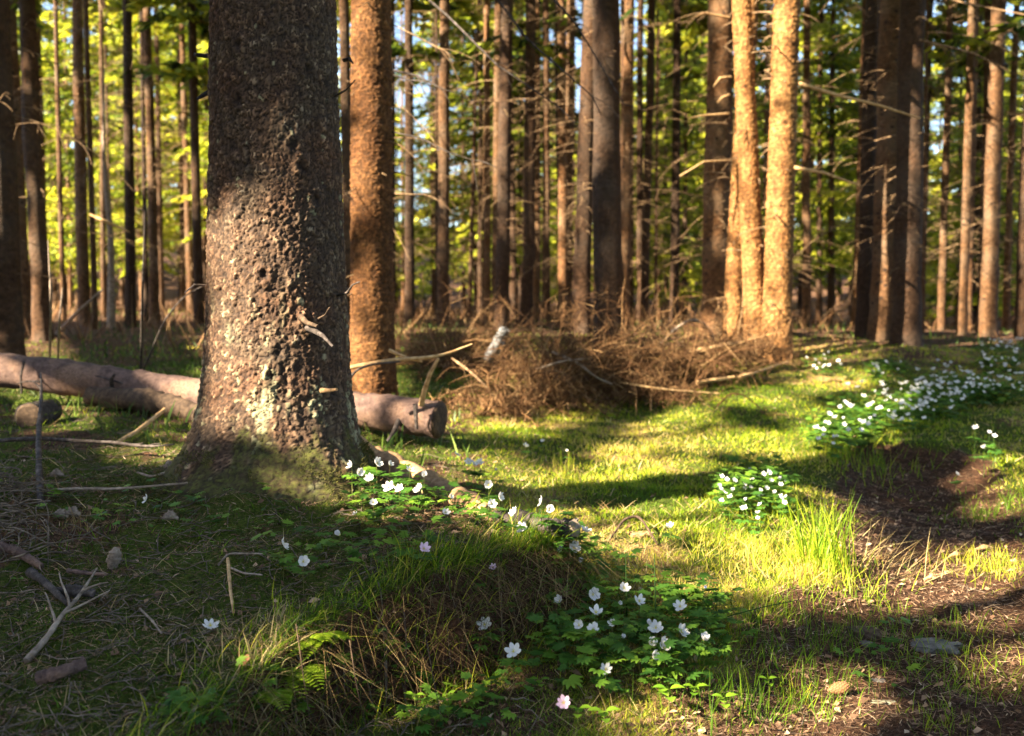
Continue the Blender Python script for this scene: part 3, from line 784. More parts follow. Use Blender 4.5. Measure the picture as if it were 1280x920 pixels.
# u at base, u at top edge, width px, depth, crown, dead, label
LIST = [
 (4, 0, 44, 7.5, 0, 0, 'dark spruce trunk cut by the left edge of the photo'),
 (30, 24, 17, 12, 1, 1, 'thin dark spruce trunk just right of the one at the left edge'),
 (53, 46, 24, 11, 2, 1, 'dark spruce trunk with a reddish sunlit foot above the left log'),
 (107, 104, 16, 15, 3, 0, 'slim dark spruce trunk halfway between the left edge and the big trunk'),
 (166, 166, 10, 19, 0, 1, 'very slim dark spruce trunk left of the reddish slim one'),
 (194, 189, 13, 16, 1, 2, 'slim reddish spruce trunk, last dark one before the big foreground trunk'),
 (229, 228, 7, 24, 2, 1, 'thin grey spruce trunk close to the left side of the big trunk'),
 (434, 433, 15, 8.5, 1, 3, 'dark spruce trunk squeezed between the big trunk and the second largest one'),
 (512, 515, 13, 15, 2, 0, 'thin sunlit spruce trunk just right of the second largest trunk'),
 (555, 559, 16, 14, 3, 2, 'dusky purple brown spruce trunk right of the knotty sunlit one'),
 (588, 598, 6, 20, 0, 1, 'thin pale leaning trunk left of the dark trunk above the white birch piece'),
 (628, 632, 19, 12.5, 1, 1, 'dark spruce trunk standing behind the white birch piece'),
 (657, 662, 17, 14.5, 2, 0, 'pale sunlit spruce trunk right of the white birch piece'),
 (681, 682, 11, 17, 3, 2, 'slim brown spruce trunk above the left brushwood heap'),
 (703, 698, 12, 16, 0, 1, 'slim dark spruce trunk right above the left brushwood heap'),
 (727, 739, 24, 12, 1, 2, 'half hidden spruce trunk behind the left side of the thick brown one'),
 (781, 785, 16, 13, 2, 3, 'spruce trunk close behind the right side of the thick brown one'),
 (806, 810, 12, 16, 3, 2, 'pale sunlit spruce trunk with short side twigs above the brushwood'),
 (841, 844, 10, 18, 1, 0, 'thin dark spruce trunk left of the wide dark one'),
 (892, 894, 38, 12, 0, 3, 'wide dark spruce trunk in shade left of the brightly sunlit group'),
 (1007, 1004, 12, 17, 1, 3, 'thin brown spruce trunk right of the brightly sunlit group'),
 (1024, 1020, 8, 21, 2, 1, 'very thin spruce trunk at the left edge of the yellow green gap'),
 (1082, 1087, 22, 11.5, 3, 1, 'dark spruce trunk at the left of the dark right hand group'),
 (1106, 1106, 34, 11, 1, 3, 'widest dark spruce trunk of the right hand group'),
 (1176, 1178, 10, 16, 1, 1, 'thin dark spruce trunk just right of the brown one in the right hand group'),
 (1200, 1207, 13, 14, 2, 3, 'slim reddish spruce trunk behind the far right flowers'),
 (1233, 1240, 22, 13.5, 3, 0, 'grey brown spruce trunk with a twin stem near the right edge'),
 (1257, 1262, 10, 17, 0, 2, 'thin dark spruce trunk near the right edge'),
 (1277, 1281, 15, 13, 2, 1, 'spruce trunk cut by the right edge of the photo'),
]
for i, (ub, ut, w, d, c, dd, lab) in enumerate(LIST):
    x, y = at_px(ub, 415, d)
    r = w * d / F / 2
    zt = (415 / F) * d
    lean = ((ut - ub) * d / F / zt, random.uniform(-.01, .01))
    if d < 17: MARKED.append((x, y, 0)) if 'dark' in lab and 'reddish' not in lab and 'brown one' not in lab else MARKED.append((x, y, 1)) if 'sunlit spruce' in lab else None
    spruce(x, y, r * .95, lab, lean, 15 + i % 5, CROWNS[c], dd, seed=i + 1, bow=.02)
    LANE.append((ub, w))
# grey dead snag on the left
x, y = at_px(139, 400, 14)
spruce(x, y, .055, 'grey bare snag with a broken top among the left trunks', (-.01, 0), 3.6, None, None, seed=50, mat='greywood', name='dead_snag', unique_dead=dead_branches(.5, 2.8, 5, .05, 3.6, .1, .4))
# second largest trunk
x, y = at_px(470, 497, 6.5)
db = MB()
def tree_loc_branch(mb, p0, pts_px, rad):
    P = [Vector(q) for q in pts_px]
    mb.tube([q - p0 for q in P], rad, 5)
T2 = empty('spruce_tree', (x, y, h1(x, y)), 'second largest spruce trunk, knotty and sunlit, right behind the big foreground trunk', 'tree')
V, Fq = trunk_mesh(17, .138, (.0, 0), sides=110, seed=61, bow=.02, rough=.2, scales=(44, .022, 3.2, .006))
link('trunk', mk_mesh('trunk', V, Fq, rnd=trunk_mesh.val, smooth=True), M['bark_red'], T2); block(V + np.array(T2.location), Fq)
p0 = T2.location.copy()
for k, (pts, rad) in enumerate([
    ([W(490, -40, 6.4), W(560, 20, 6.1), W(620, 80, 5.9), (W(690, 128, 5.8))], [.014, .011, .008, .005]),
    ([W(490, -90, 6.4), W(600, -30, 6.0), W(660, 50, 5.9), W(740, 120, 5.8), W(752, 145, 5.8)], [.014, .011, .008, .006, .004]),
    ([W(495, -140, 6.4), W(640, -60, 6.0), W(720, 30, 5.9), W(780, 130, 5.8)], [.014, .012, .008, .004]),
    ([W(492, 88, 6.35), W(520, 94, 6.0), W(550, 110, 5.9)], [.010, .008, .004]),
    ([W(492, 94, 6.35), W(512, 100, 6.0), W(530, 102, 5.9)], [.008, .006, .003]),
    ([W(490, 165, 6.4), W(525, 172, 6.1), W(560, 190, 6.0), W(590, 200, 6.0)], [.008, .006, .005, .003]),
    ([W(492, 242, 6.4), W(515, 243, 6.2), W(530, 243, 6.1)], [.010, .007, .004]),
    ([W(490, 30, 6.4), W(520, 45, 6.2), W(548, 60, 6.1)], [.006, .005, .003]),
    ([W(492, 130, 6.4), W(508, 138, 6.2), W(536, 166, 6.1)], [.005, .004, .002]),
    ([W(445, 235, 6.35), W(430, 244, 6.2), W(424, 236, 6.1)], [.006, .005, .003]),
    ]):
    mb = MB(); tree_loc_branch(mb, p0, pts, [q * .75 for q in rad])
    for q in range(4):
        s = pts[random.randint(1, len(pts) - 1)] - p0
        mb.tube(curve_br(s, random.uniform(-1.3, .8), random.uniform(.1, .35), random.uniform(-.8, 0), .5, 4), np.linspace(.003, .0012, 5), 3)
    link('branch', mb, M['darkwood'] if k < 6 else M['deadtwig'], T2)
o = link('branches', dead_branches(.6, 4, 9, .14, 17, .08, .35, thick=.007), M['deadtwig'], T2); o['kind'] = 'stuff'
PENDING.append((T2, 1))
# thick brown trunk
x, y = at_px(757, 440, 9.5)
spruce(x, y, .145, 'thick brown spruce trunk rising from the middle of the brushwood', (-.004, 0), 17, CROWNS[3], None, seed=71, unique_dead=dead_branches(.8, 5, 7, .14, 17, .06, .4))
# sunlit group of three
for (ub, ut, w, d, lab, hh, cr) in ((916, 932, 23, 9.9, 'slim sunlit trunk leaning right, left foot of the brightly sunlit group', 15, 0), (945, 925, 26, 9.6, 'brightly sunlit trunk leaning left, middle of the sunlit group', 16, 2), (971, 980, 31, 9.4, 'brightest sunlit spruce trunk with a shaded round foot, right of the sunlit group', 17, 1)):
    x, y = at_px(ub, 415, d); zt = 415 / F * d
    t = spruce(x, y, w * d / F / 2 * (1.12 if ub == 971 else 1), lab, ((ut - ub) * d / F / zt, 0), hh, CROWNS[cr], None, seed=ub, unique_dead=dead_branches(.5, 4.2, 20, .12, 16, .08, .42, thick=.009), bow=.015, mat='bark_sun', scales=(30, .030, 4.2, .007))
    p0 = t.location.copy()
    if ub == 971:
        for pts in ([W(985, 100, 9.3), W(1050, 120, 9), W(1100, 132, 8.9), W(1150, 148, 8.9)], [W(985, 208, 9.3), W(1030, 216, 9), W(1075, 232, 9)]):
            mb = MB(); mb.tube([q - p0 for q in pts], np.linspace(.02, .008, len(pts)), 5); link('branch', mb, M['tanwood'], t)
    if ub == 916:
        for pts in ([W(914, 200, 9.7), W(880, 202, 9.5), W(850, 220, 9.4)], [W(912, 22, 9.7), W(880, 16, 9.6), W(868, 22, 9.5)], [W(912, 142, 9.7), W(880, 144, 9.6), W(860, 148, 9.5)], [W(914, 96, 9.7), W(900, 97, 9.6), W(892, 108, 9.6)], [W(912, 118, 9.7), W(902, 122, 9.6), W(897, 128, 9.6)]):
            mb = MB(); mb.tube([q - p0 for q in pts], np.linspace(.012, .006, len(pts)), 5); link('branch', mb, M['tanwood'], t)
x, y = at_px(1133, 415, 10.3)
t = spruce(x, y, 34 * 10.3 / F / 2, 'brown spruce trunk with sunlit upper bark at the right of the dark group', (.006 * 1.1, 0), 17, CROWNS[2], 2, seed=91)
p0 = t.location.copy()
for pts in ([W(1150, -10, 10), W(1215, 6, 9.7), W(1290, 20, 9.5)], [W(1150, 50, 10), W(1215, 66, 9.7), W(1260, 88, 9.5)]):
    mb = MB(); mb.tube([q - p0 for q in pts], np.linspace(.014, .006, len(pts)), 5); link('branch', mb, M['deadtwig'], t)
# the crowd behind: no two marks tell these apart
TRV = []
for k in range(8):
    V, Fq = trunk_mesh(16, .11, (random.uniform(-.012, .012), 0), sides=8, rows=14, seed=200 + k, bow=.04)
    m_ = mk_mesh('trunk', V, Fq, smooth=True); m_.materials.append(M['bark_far']); TRV.append(m_)
def far_tree(x, y, s, crown_m, dead, label, group, name='spruce_tree', young=False):
    t = empty(name, (x, y, h1(x, y)), label, 'tree', group)
    t.rotation_euler.z = random.uniform(0, 6.28)
    o = link('trunk', random.choice(TRV), None, t); o.scale = (s, s, 1 if not young else .6)
    if dead: o = link('branches', random.choice(DEADB), None, t); o['kind'] = 'stuff'
    if crown_m:
        o = link('crown', crown_m, None, t); k = random.uniform(.9, 1.15); o.scale = (k, k, random.uniform(.9, 1.1))
    return t
def zone_of(u):
    for lim, ph in ((75, 'seen beside the two left edge trunks'), (150, 'seen around the grey snag'), (260, 'seen between the snag and the big trunk'), (445, 'mostly hidden behind the big trunk'),
        (560, 'seen just right of the second largest trunk'), (640, 'seen behind the white birch piece'), (745, 'seen left of the thick brown trunk'), (830, 'seen right of the thick brown trunk'),
        (905, 'seen around the wide dark trunk'), (1000, 'seen behind the sunlit trunk group'), (1070, 'seen in the gap right of the sunlit group'), (1160, 'seen behind the dark right hand group'), (1225, 'seen just right of the dark right hand group')):
        if u < lim: return ph
    return 'seen near the right edge'
pos = []
def free(x, y, dmin):
    for a, b in pos:
        if (a - x) ** 2 + (b - y) ** 2 < dmin * dmin: return False
    return True
cnt = 0; tries = 0
while cnt < 130 and tries < 9000:
    tries += 1
    d = random.uniform(12.5, 36) ; u = random.uniform(-60, 1340)
    if 1030 < u < 1070 and d < 30: continue
    x, y = at_px(u, 415, d)
    if not free(x, y, .75): continue
    pos.append((x, y)); cnt += 1
    z_ = zone_of(u); side, grp = z_, 'slim background trunks ' + z_
    far_tree(x, y, random.uniform(.25, .85), random.choice(CROWNS) if random.random() < .18 else None, random.random() < .95, 'slim background spruce ' + side, grp)
cnt = 0
while cnt < 132:
    d = random.uniform(17, 56) ; u = random.uniform(-150, 1430)
    x, y = at_px(u, 415, d)
    if not free(x, y, 1.1): continue
    pos.append((x, y)); cnt += 1
    far_tree(x, y, random.uniform(.5, .9), random.choice(YOUNG), False, 'yellow green leafy young spruce far back, ' + zone_of(u), 'sunlit young spruces far back, ' + zone_of(u), young=True)

# ------------------------------------------------------------------ unseen trees added behind and left of the camera, crowns shaped to throw the dappled shade
DEP, LIT = sun_map()
for t, ci in PENDING:                # crowns of the trees in view, each turned its own way
    Q, rn = CRQ[ci]; a = random.uniform(0, 6.28); c, s_ = math.cos(a), math.sin(a)
    Q = np.stack([Q[..., 0] * c - Q[..., 1] * s_, Q[..., 0] * s_ + Q[..., 1] * c, Q[..., 2]], -1)
    Q, rn = gate(Q, np.array(t.location), rn, .6)
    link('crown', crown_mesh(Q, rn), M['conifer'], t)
g = np.random.default_rng(21)
a_ = -16.0
k = 0
while a_ < 2.5:
    for hh in (7.2, 11.5, 15.5):
        aj = a_ + g.uniform(-.3, .3)
        for lo, hi in ((-3.55, -2.75), (-6.25, -5.7), (-7.25, -6.45)):
            if lo < aj < hi: aj = lo if aj - lo < hi - aj else hi
        p = e1 * aj + eh * (hh + g.uniform(-.7, .7))
        x, y = p.x, p.y
        px = to_px((x, y, 1.0))
        if px is not None and -180 < px[0] < 1460: continue
        Q, rn = crown(2.4 if hh < 9 else 4.0 if hh < 13 else 7.0, 13.5 if hh < 9 else 17 if hh < 13 else 18, 1.9, 26, 8, 74, .23, g, shape=.6)
        z = h1(x, y)
        Q, rn = gate(Q, np.array([x, y, z]), rn)
        m_ = crown_mesh(Q, rn); m_.materials.append(M['conifer'])
        spruce(x, y, .06, 'added spruce outside the view whose crown shades the clearing', (0, 0), 15, m_, None, 'added spruces outside the view', seed=300 + k, blockit=False)
        k += 1
    a_ += 1.45
# unseen spruces added to the right and behind to close the sky overhead
for k in range(26):
    for q in range(60):
        x, y = g.uniform(-4, 16), g.uniform(-14, 12)
        px = to_px((x, y, 1.0))
        if px is not None and -250 < px[0] < 1500: continue
        if math.hypot(x, y) < 2.6 or not free(x, y, 1.7): continue
        if x * e1.x + y * e1.y < .8 and y < 0: continue
        break
    else: continue
    pos.append((x, y))
    far_tree(x, y, random.uniform(.8, 1.2), random.choice(CROWNS), False, 'spruce added outside the view, right of and behind the photographer', 'added spruces outside the view')
# crown of the big spruce, far above the view
Q, rn = crown(5.0, 15.5, 2.2, 16, 7, 40, .24, g)
Q, rn = gate(Q, np.array(BIGO), rn)
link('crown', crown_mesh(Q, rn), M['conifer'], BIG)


# ------------------------------------------------------------------ ground cover (nobody could count it)
def scatter(n, ulo, uhi, vlo, vhi, dmax=30, power=1.0):
    """random ground points, spread evenly over the strip of land ahead"""
    # sample by area in polar wedge
    r = 1.5 * (dmax / 1.5) ** (RNG.random(n) ** power)
    th = RNG.uniform(-.56, .56, n)
    return r * np.sin(th), r * np.cos(th)
def cover(name, n, dens, hgt, wid, lean, bend, mat, label, cat, dmax, rndf=None, seg=2, power=1.0, sink=.004, clumpy=0):
    x, y = scatter(n, 0, 0, 0, 0, dmax, power)
    gr, dr, ba, cl, pl = zones(x, y)
    p = dens(x, y, gr, dr, ba, cl, pl)
    k = RNG.random(n) < p
    x, y = x[k], y[k]
    if clumpy:
        x = x + RNG.normal(0, clumpy, len(x)); y = y + RNG.normal(0, clumpy, len(x))
    gr, dr, ba, cl, pl = zones(x, y)
    z = H(x, y) - sink
    d = np.hypot(x, y)
    hv = hgt(d, len(x), x, y); wv = np.maximum(wid, d * .0011) * RNG.uniform(.6, 1.3, len(x))
    rn = RNG.random(len(x)) if rndf is None else rndf(x, y, gr, dr, ba, cl, pl)
    me = blades_mesh(name, np.c_[x, y, z], hv, wv, RNG.uniform(0, 6.283, len(x)), lean(len(x)), bend(len(x)), np.clip(rn, 0, 1), seg=seg)
    print(name, len(x))
    return tag(link(name, me, M[mat]), label, cat, kind='stuff')
U = RNG.uniform
cover('moss', 260000, lambda x, y, g_, d_, b, c, p: np.clip(g_ * 1.5, 0, 1) * (1 - b) * (1 - .6 * c), lambda d, n, x, y: U(.006, .020, n) * (1 + d * .10), .004,
      lambda n: U(.1, 1.2, n), lambda n: U(0, .5, n), 'moss', 'dark green cushiony moss covering the shaded forest floor', 'moss', 14,
      lambda x, y, g_, d_, b, c, p: .35 + .5 * fbm(x * 3, y * 3, 6) + RNG.normal(0, .2, len(x)) + .2 * c)
cover('short_grass', 330000, lambda x, y, g_, d_, b, c, p: np.clip(c * (.25 + 1.3 * np.clip(fbm(x * 3.1, y * 3.1, 7) + .25, 0, 1)) + .10 * (1 - p), 0, 1) * (1 - .97 * b),
      lambda d, n, x, y: U(.014, .042, n) * (1 + .9 * np.clip(fbm(x * 2.3, y * 2.3, 8), -.5, 1)), .0022,
      lambda n: U(.0, .7, n), lambda n: U(.1, .8, n), 'grass', 'short yellow green grass on the sunlit strip beside the path', 'grass', 12,
      lambda x, y, g_, d_, b, c, p: .46 + .42 * d_ + .45 * fbm(x * 2, y * 2, 3) + RNG.normal(0, .16, len(x)), seg=3)
cover('plateau_grass', 26000, lambda x, y, g_, d_, b, c, p: p * np.clip(.35 + 1.2 * fbm(x * 3.3, y * 3.3, 9), 0, 1) * (y > 1.2), lambda d, n, x, y: U(.015, .05, n), .0016,
      lambda n: U(.1, 1.0, n), lambda n: U(.2, .9, n), 'grass', 'sparse fine grass growing through the moss around the big trunk', 'grass', 5,
      lambda x, y, g_, d_, b, c, p: RNG.uniform(0, .6, len(x)) ** 1.4, seg=3)
cover('dry_grass', 60000, lambda x, y, g_, d_, b, c, p: np.clip(d_ * 1.0 + .12 * p + .05, 0, 1) * (1 - .75 * b), lambda d, n, x, y: U(.03, .10, n), .0018,
      lambda n: U(.8, 1.5, n), lambda n: U(.0, .35, n), 'drygrass', 'matted dry tan grass lying between the green blades', 'dry grass', 10, seg=3)
cover('needle_litter', 210000, lambda x, y, g_, d_, b, c, p: np.clip(.35 + .9 * b + .25 * p - .4 * c + .5 * fbm(x * 2.5, y * 2.5, 5), 0, 1), lambda d, n, x, y: U(.010, .032, n) * (1 + d * .05), .0014,
      lambda n: U(1.25, 1.62, n), lambda n: U(-.1, .1, n), 'needles', 'brown needle and leaf litter strewn over the forest floor', 'litter', 14, sink=-.003, seg=2)
cover('dead_undergrowth', 26000, lambda x, y, g_, d_, b, c, p: np.clip(.35 + 1.5 * fbm(x * .7, y * .7, 14), 0, 1) * sstep(8.5, 11, y + .35 * np.abs(x)) * (1 - sstep(1.9, 2.6, x) * (1 - sstep(12.5, 14, y))), lambda d, n, x, y: U(.12, .6, n), .008,
      lambda n: U(.1, 1.5, n), lambda n: U(-.3, 1.0, n), 'brush', 'rusty dead undergrowth and fallen twigs between the background trunks', 'undergrowth', 34, power=.7, seg=4)
cover('low_shrubs', 30000, lambda x, y, g_, d_, b, c, p: np.clip((.2 + 1.6 * fbm(x * .9, y * .9, 10)), 0, 1) * sstep(3.9, 5.5, y) * (1 - c) * (1 - p), lambda d, n, x, y: U(.04, .16, n), .014,
      lambda n: U(.0, .8, n), lambda n: U(0, .6, n), 'shrub', 'low green bilberry like ground cover among the background trunks', 'ground cover', 32, power=.8)

mb = MB()
for k in range(4500):
    th = random.uniform(-.5, .55); r = 1.7 * (8 / 1.7) ** random.random(); x, y = r * math.sin(th), r * math.cos(th)
    zz = zones(np.array([x]), np.array([y]))
    if random.random() > .45 + .55 * float(zz[2][0]) : continue
    s_ = random.uniform(.004, .016); a = random.uniform(0, 6.28); b = a + random.uniform(1.2, 1.9); L2 = s_ * random.uniform(.3, .7)
    z = h1(x, y) + .004
    c1 = np.array([math.cos(a) * s_, math.sin(a) * s_, random.uniform(0, .006)]); c2 = np.array([math.cos(b) * L2, math.sin(b) * L2, random.uniform(-.002, .006)]); o_ = np.array([x, y, z])
    mb.add([o_ - c1, o_ - c2 + (0, 0, .003), o_ + c1, o_ + c2 + (0, 0, .003)], [(0, 1, 2, 3)], random.random())
tag(link('bark_crumbs', mb, M['needles']), 'crumbs of bark and dead leaves strewn on the soil and moss', 'litter', kind='stuff')
# crossing little twigs, too many and too thin to count
tw = MB()
for k in range(3000):
    th = random.uniform(-.55, .55) if random.random() < .5 else random.uniform(-.55, -.05); r = 1.7 * (9 / 1.7) ** (random.random() ** 1.1)
    x, y = r * math.sin(th), r * math.cos(th)
    c_ = zones(np.array([x]), np.array([y]))
    if random.random() < float(c_[3][0]) * .8: continue
    if x > -.2 and random.random() < .5: continue
    L = random.uniform(.03, .14) * (1.3 if x < -.9 and y < 3 else 1); a = random.uniform(0, 6.28); t_ = random.uniform(.0006, .0020)
    pts = []
    for q in range(5):
        px_, py_ = x + math.cos(a) * L * (q / 4 - .5), y + math.sin(a) * L * (q / 4 - .5); a += random.uniform(-.10, .10)
        pts.append((px_, py_, h1(px_, py_) + t_ + random.uniform(0, .012)))
    tw.tube(pts, np.linspace(t_, t_ * .5, 5), 4, cap=False)
tag(link('fallen_twigs', tw, M['twigwood']), 'thin grey twigs strewn over moss and litter', 'twigs', kind='stuff')

# ------------------------------------------------------------------ logs and sticks
def obj_tube(name, pts, rads, mat, label, cat, sides=8, wob=.15, group=None, sub=24, extra=None):
    P = np.array([tuple(p) for p in pts]); t = np.linspace(0, 1, len(P)); tt = np.linspace(0, 1, sub)
    Q = np.stack([np.interp(tt, t, P[:, q]) for q in range(3)], -1)
    if len(P) > 2:
        w_ = np.array([1, 2, 3, 3, 3, 2, 1.]) / 15
        E_ = np.r_[np.repeat(Q[:1], 3, 0), Q, np.repeat(Q[-1:], 3, 0)]
        Q2 = np.stack([np.convolve(E_[:, q], w_, 'valid') for q in range(3)], -1); Q2[0], Q2[-1] = Q[0], Q[-1]; Q = Q2
    c0 = Q.mean(0).copy(); c0[2] = Q[:, 2].min()
    mb = MB(); rr = np.interp(tt, np.linspace(0, 1, len(rads)), rads)
    mb.tube(Q - c0, rr * (1 + .06 * RNG.standard_normal(sub)), sides, wob=wob)
    if extra: extra(mb, Q - c0)
    o = link(name, mb, M[mat]); o.location = c0
    return tag(o, label, cat, group)
# long fallen log
A, B, C_, D = W(-60, 458, 5.55), W(120, 478, 5.45), W(330, 503, 5.15), W(548, 526, 4.85)
t = empty('fallen_log', (B + C_) / 2, 'long pinkish brown fallen log lying behind the big trunk', 'log')
o0 = t.location.copy()
mb = MB(); P = np.array([tuple(p - o0) for p in (A, B, C_, D)]); tt = np.linspace(0, 1, 60)
Q = np.stack([np.interp(tt, [0, .3, .64, 1], P[:, q]) for q in range(3)], -1); Q[:, 2] += .012 * np.sin(tt * 9)
mb.tube(Q, np.interp(tt, [0, 1], [.098, .090]) * (1 + .04 * RNG.standard_normal(60)), 22, wob=.07); link('bark', mb, M['log'], t)
dq = Q[-1] - Q[-2]; dq /= np.linalg.norm(dq)
mb = MB(); mb.tube([Q[-1] + dq * .001, Q[-1] + dq * .012, Q[-1] + dq * .017], [.090, .088, .060], 22); link('cut_end', mb, M['endwood'], t)
def kb(pts, rad, mat='darkwood', name='branch_stub'):
    mb = MB(); mb.tube([p - o0 for p in pts], rad, 6, wob=.2); link(name, mb, M[mat], t)
kb([W(30, 452, 5.35), W(26, 470, 5.32), W(27, 492, 5.36)], [.008, .006, .005])
kb([W(140, 488, 5.3), W(139, 474, 5.25), W(143, 468, 5.2)], [.012, .01, .006])
kb([W(500, 522, 4.85), W(492, 540, 4.75), W(484, 552, 4.72)], [.016, .012, .006])
kb([W(519, 506, 4.72), W(520, 522, 4.68), W(521, 536, 4.7)], [.012, .010, .008])
kb([W(120, 470, 5.35), W(150, 478, 5.3), W(190, 486, 5.28), (W(248, 494, 5.2))], [.008, .006, .005, .003])
kb([W(527, 506, 4.8), W(530, 490, 4.75), W(537, 468, 4.7), W(548, 448, 4.68)], [.016, .014, .011, .008], 'tanwood', 'branch')
# bare branch in front of the second trunk
obj_tube('fallen_branch', [W(425, 462, 4.6), W(460, 455, 4.6), W(490, 450, 4.6), W(550, 446, 4.65), W(590, 430, 4.7)], [.009, .010, .010, .008, .003], 'tanwood', 'thin tan branch lying level above the cut end of the long log', 'branch')
obj_tube('fallen_branch', [W(433, 478, 4.55), W(446, 462, 4.55), W(465, 455, 4.58), (W(500, 452, 4.6))], [.006, .006, .006, .004], 'darkwood', 'dark curved branch bending under the level tan branch by the second trunk', 'branch')
obj_tube('fallen_branch', [W(487, 438, 4.7), W(510, 448, 4.65), W(528, 452, 4.65)], [.009, .007, .005], 'tanwood', 'short tan branch piece joining the level branch from the left above', 'branch')
# old rotten log lying under the long one on the left
g0, g1_ = ground(120, 517), ground(245, 535)
obj_tube('rotten_log', [g0 + Vector((-.1, .2, .07)), (g0 + g1_) / 2 + Vector((0, .15, .08)), g1_ + Vector((0, .1, .05))], [.05, .06, .045], 'endwood', 'dark rotten log with brown crumbly wood lying under the long log at the left', 'log', 14, .3)
g0 = ground(28, 535)
t = empty('log_piece', g0, 'short mossy log piece showing its dark round end at the left edge', 'log')
mb = MB(); mb.tube([(0.03, 0, .05), (0.02, .12, .055), (0, .28, .06)], [.065, .07, .06], 18, wob=.12); link('bark', mb, M['darkwood'], t)
mb = MB(); mb.tube([(.03, -.012, .05), (.03, -.001, .05)], [.05, .064], 18); link('cut_end', mb, M['endwood'], t)
B = np.array([(random.gauss(0, .045), random.uniform(0, .26), .0) for _ in range(1500)]); B[:, 2] =   .055 + np.sqrt(np.clip(.068 ** 2 - B[:, 0] ** 2, 0, 1))
link('moss', blades_mesh('moss', B, U(.008, .02, 1500), .004, U(0, 6.3, 1500), U(0, 1.2, 1500), .3, U(.2, .8, 1500), seg=2), M['moss'], t)['kind'] = 'stuff'
# pale birch piece
obj_tube('birch_piece', [W(611, 448, 8.2), W(620, 434, 8.1), W(631, 412, 8.0)], [.045, .05, .045], 'birch', 'broken pale bluish birch piece sticking up left of the brushwood', 'wood', 12, .12)
# the dark rotten branch that carries on from the big root
t = empty('rotten_branch', ground(660, 662), 'dark damp rotten branch with a broken end between the root and the flower clump', 'branch')
o0 = t.location.copy()
P = [ground(618, 655) + Vector((0, 0, .02)), ground(650, 662) + Vector((0, 0, .03)), ground(685, 676) + Vector((0, 0, .035)), ground(712, 686) + Vector((.005, 0, .045))]
mb = MB(); P_ = np.array([tuple(p - o0) for p in P]); tt = np.linspace(0, 1, 26)
Q = np.stack([np.interp(tt, np.linspace(0, 1, 4), P_[:, q]) for q in range(3)], -1)
mb.tube(Q, np.linspace(.018, .026, 26) * (1 + .1 * RNG.standard_normal(26)), 10, wob=.3); link('bark', mb, M['darkwood'], t)
mb = MB(); e = Q[-1]
mb.tube([e, e + (.012, -.006, .010), e + (.022, -.010, .006)], [.026, .024, .006], 9, wob=.5); mb.tube([e + (0, 0, .012), e + (.016, 0, .03)], [.014, .004], 6, wob=.4)
link('broken_end', mb, M['greywood'], t)
def stick(uv, d, rads, mat, label, lift=.006, name='stick', cat='stick', forks=()):
    pts = [ground(u, v) + Vector((0, 0, lift + dz)) for (u, v, dz) in uv]
    def ex(mb, Q):
        for (f, az, L, el) in forks:
            s = Q[int(f * (len(Q) - 1))]
            mb.tube(curve_br(s, az, L, el, .2, 4, .12), np.linspace(rads[0] * .5, rads[0] * .2, 5), 5)
    return obj_tube(name, pts, rads, mat, label, cat, 7, .25, extra=ex)
stick([(48, 868, .01), (78, 857, .012), (106, 848, .012)], 2, [.014, .013, .013], 'log', 'short thick brown stick end lying at the lower left', lift=.01)
stick([(33, 832, 0), (60, 806, .01), (78, 793, .02), (100, 768, .03), (122, 742, .05)], 2, [.007, .006, .005, .004, .002], 'greywood', 'crooked grey stick with side twigs slanting up at the lower left', forks=((.4, 2.4, .08, .8), (.55, .6, .10, .5), (.65, 2.0, .09, .9), (.8, .3, .06, .6)))
stick([(0, 702, .03), (25, 712, .02), (52, 718, .012)], 2, [.012, .012, .009], 'log', 'reddish broken branch end at the left edge below the twig heap')
stick([(38, 730, .02), (55, 745, .02), (85, 770, .01)], 2, [.012, .010, .005], 'darkwood', 'reddish brown stick slanting down to the right at the left edge')
stick([(85, 723, .01), (110, 728, .012), (132, 731, .01)], 2, [.006, .005, .004], 'log', 'thin brown stick lying level right of the reddish broken end')
stick([(70, 752, .008), (95, 750, .016), (118, 752, .008)], 2, [.014, .015, .009], 'darkwood', 'stubby dark bark piece left of the crooked grey stick')
stick([(292, 775, .002), (288, 750, .012), (285, 722, .03)], 2, [.003, .004, .0045], 'tanwood', 'slender pale stick standing out of the moss below the trunk')
stick([(288, 724, .006), (305, 727, .004), (328, 725, .004)], 2, [.003, .003, .002], 'greywood', 'thin pale twig lying level at the top of the slender pale stick')
stick([(273, 717, .004), (285, 707, .008), (298, 702, .01), (330, 702, .006)], 2, [.003, .003, .002], 'greywood', 'fine bent grey twig above the slender pale stick')
stick([(142, 558, .0), (170, 548, .02), (206, 530, .06)], 4, [.007, .009, .010], 'tanwood', 'bright tan peeled stick in the grass left of the trunk foot')
stick([(-20, 575, .06), (40, 572, .07), (100, 574, .06), (150, 576, .06), (180, 578, .05), (218, 576, .05)], 3, [.009, .008, .007, .006, .003], 'darkwood', 'long thin dark branch lying level at the left of the trunk foot', forks=((.7, -.3, .05, .3), (.85, .4, .05, .3)))
stick([(52, 640, .0), (48, 590, .10), (53, 545, .16), (52, 515, .20)], 3, [.012, .010, .008, .004], 'darkwood', 'upright dark dead stem rising beside the long thin dark branch', forks=((.8, 2.6, .10, .3), (.9, 3.3, .12, .2)))
stick([(172, 605, .02), (190, 610, .03), (232, 600, .03)], 3, [.004, .004, .003], 'greywood', 'V shaped grey twig left of the trunk foot')
stick([(312, 610, .0), (330, 595, .03), (352, 572, .06)], 3, [.004, .004, .003], 'greywood', 'pale bare twig leaning on the front of the trunk foot')
stick([(345, 582, .015), (370, 584, .02), (398, 590, .015)], 3, [.006, .007, .003], 'cone', 'orange brown bark splinter in front of the trunk foot')
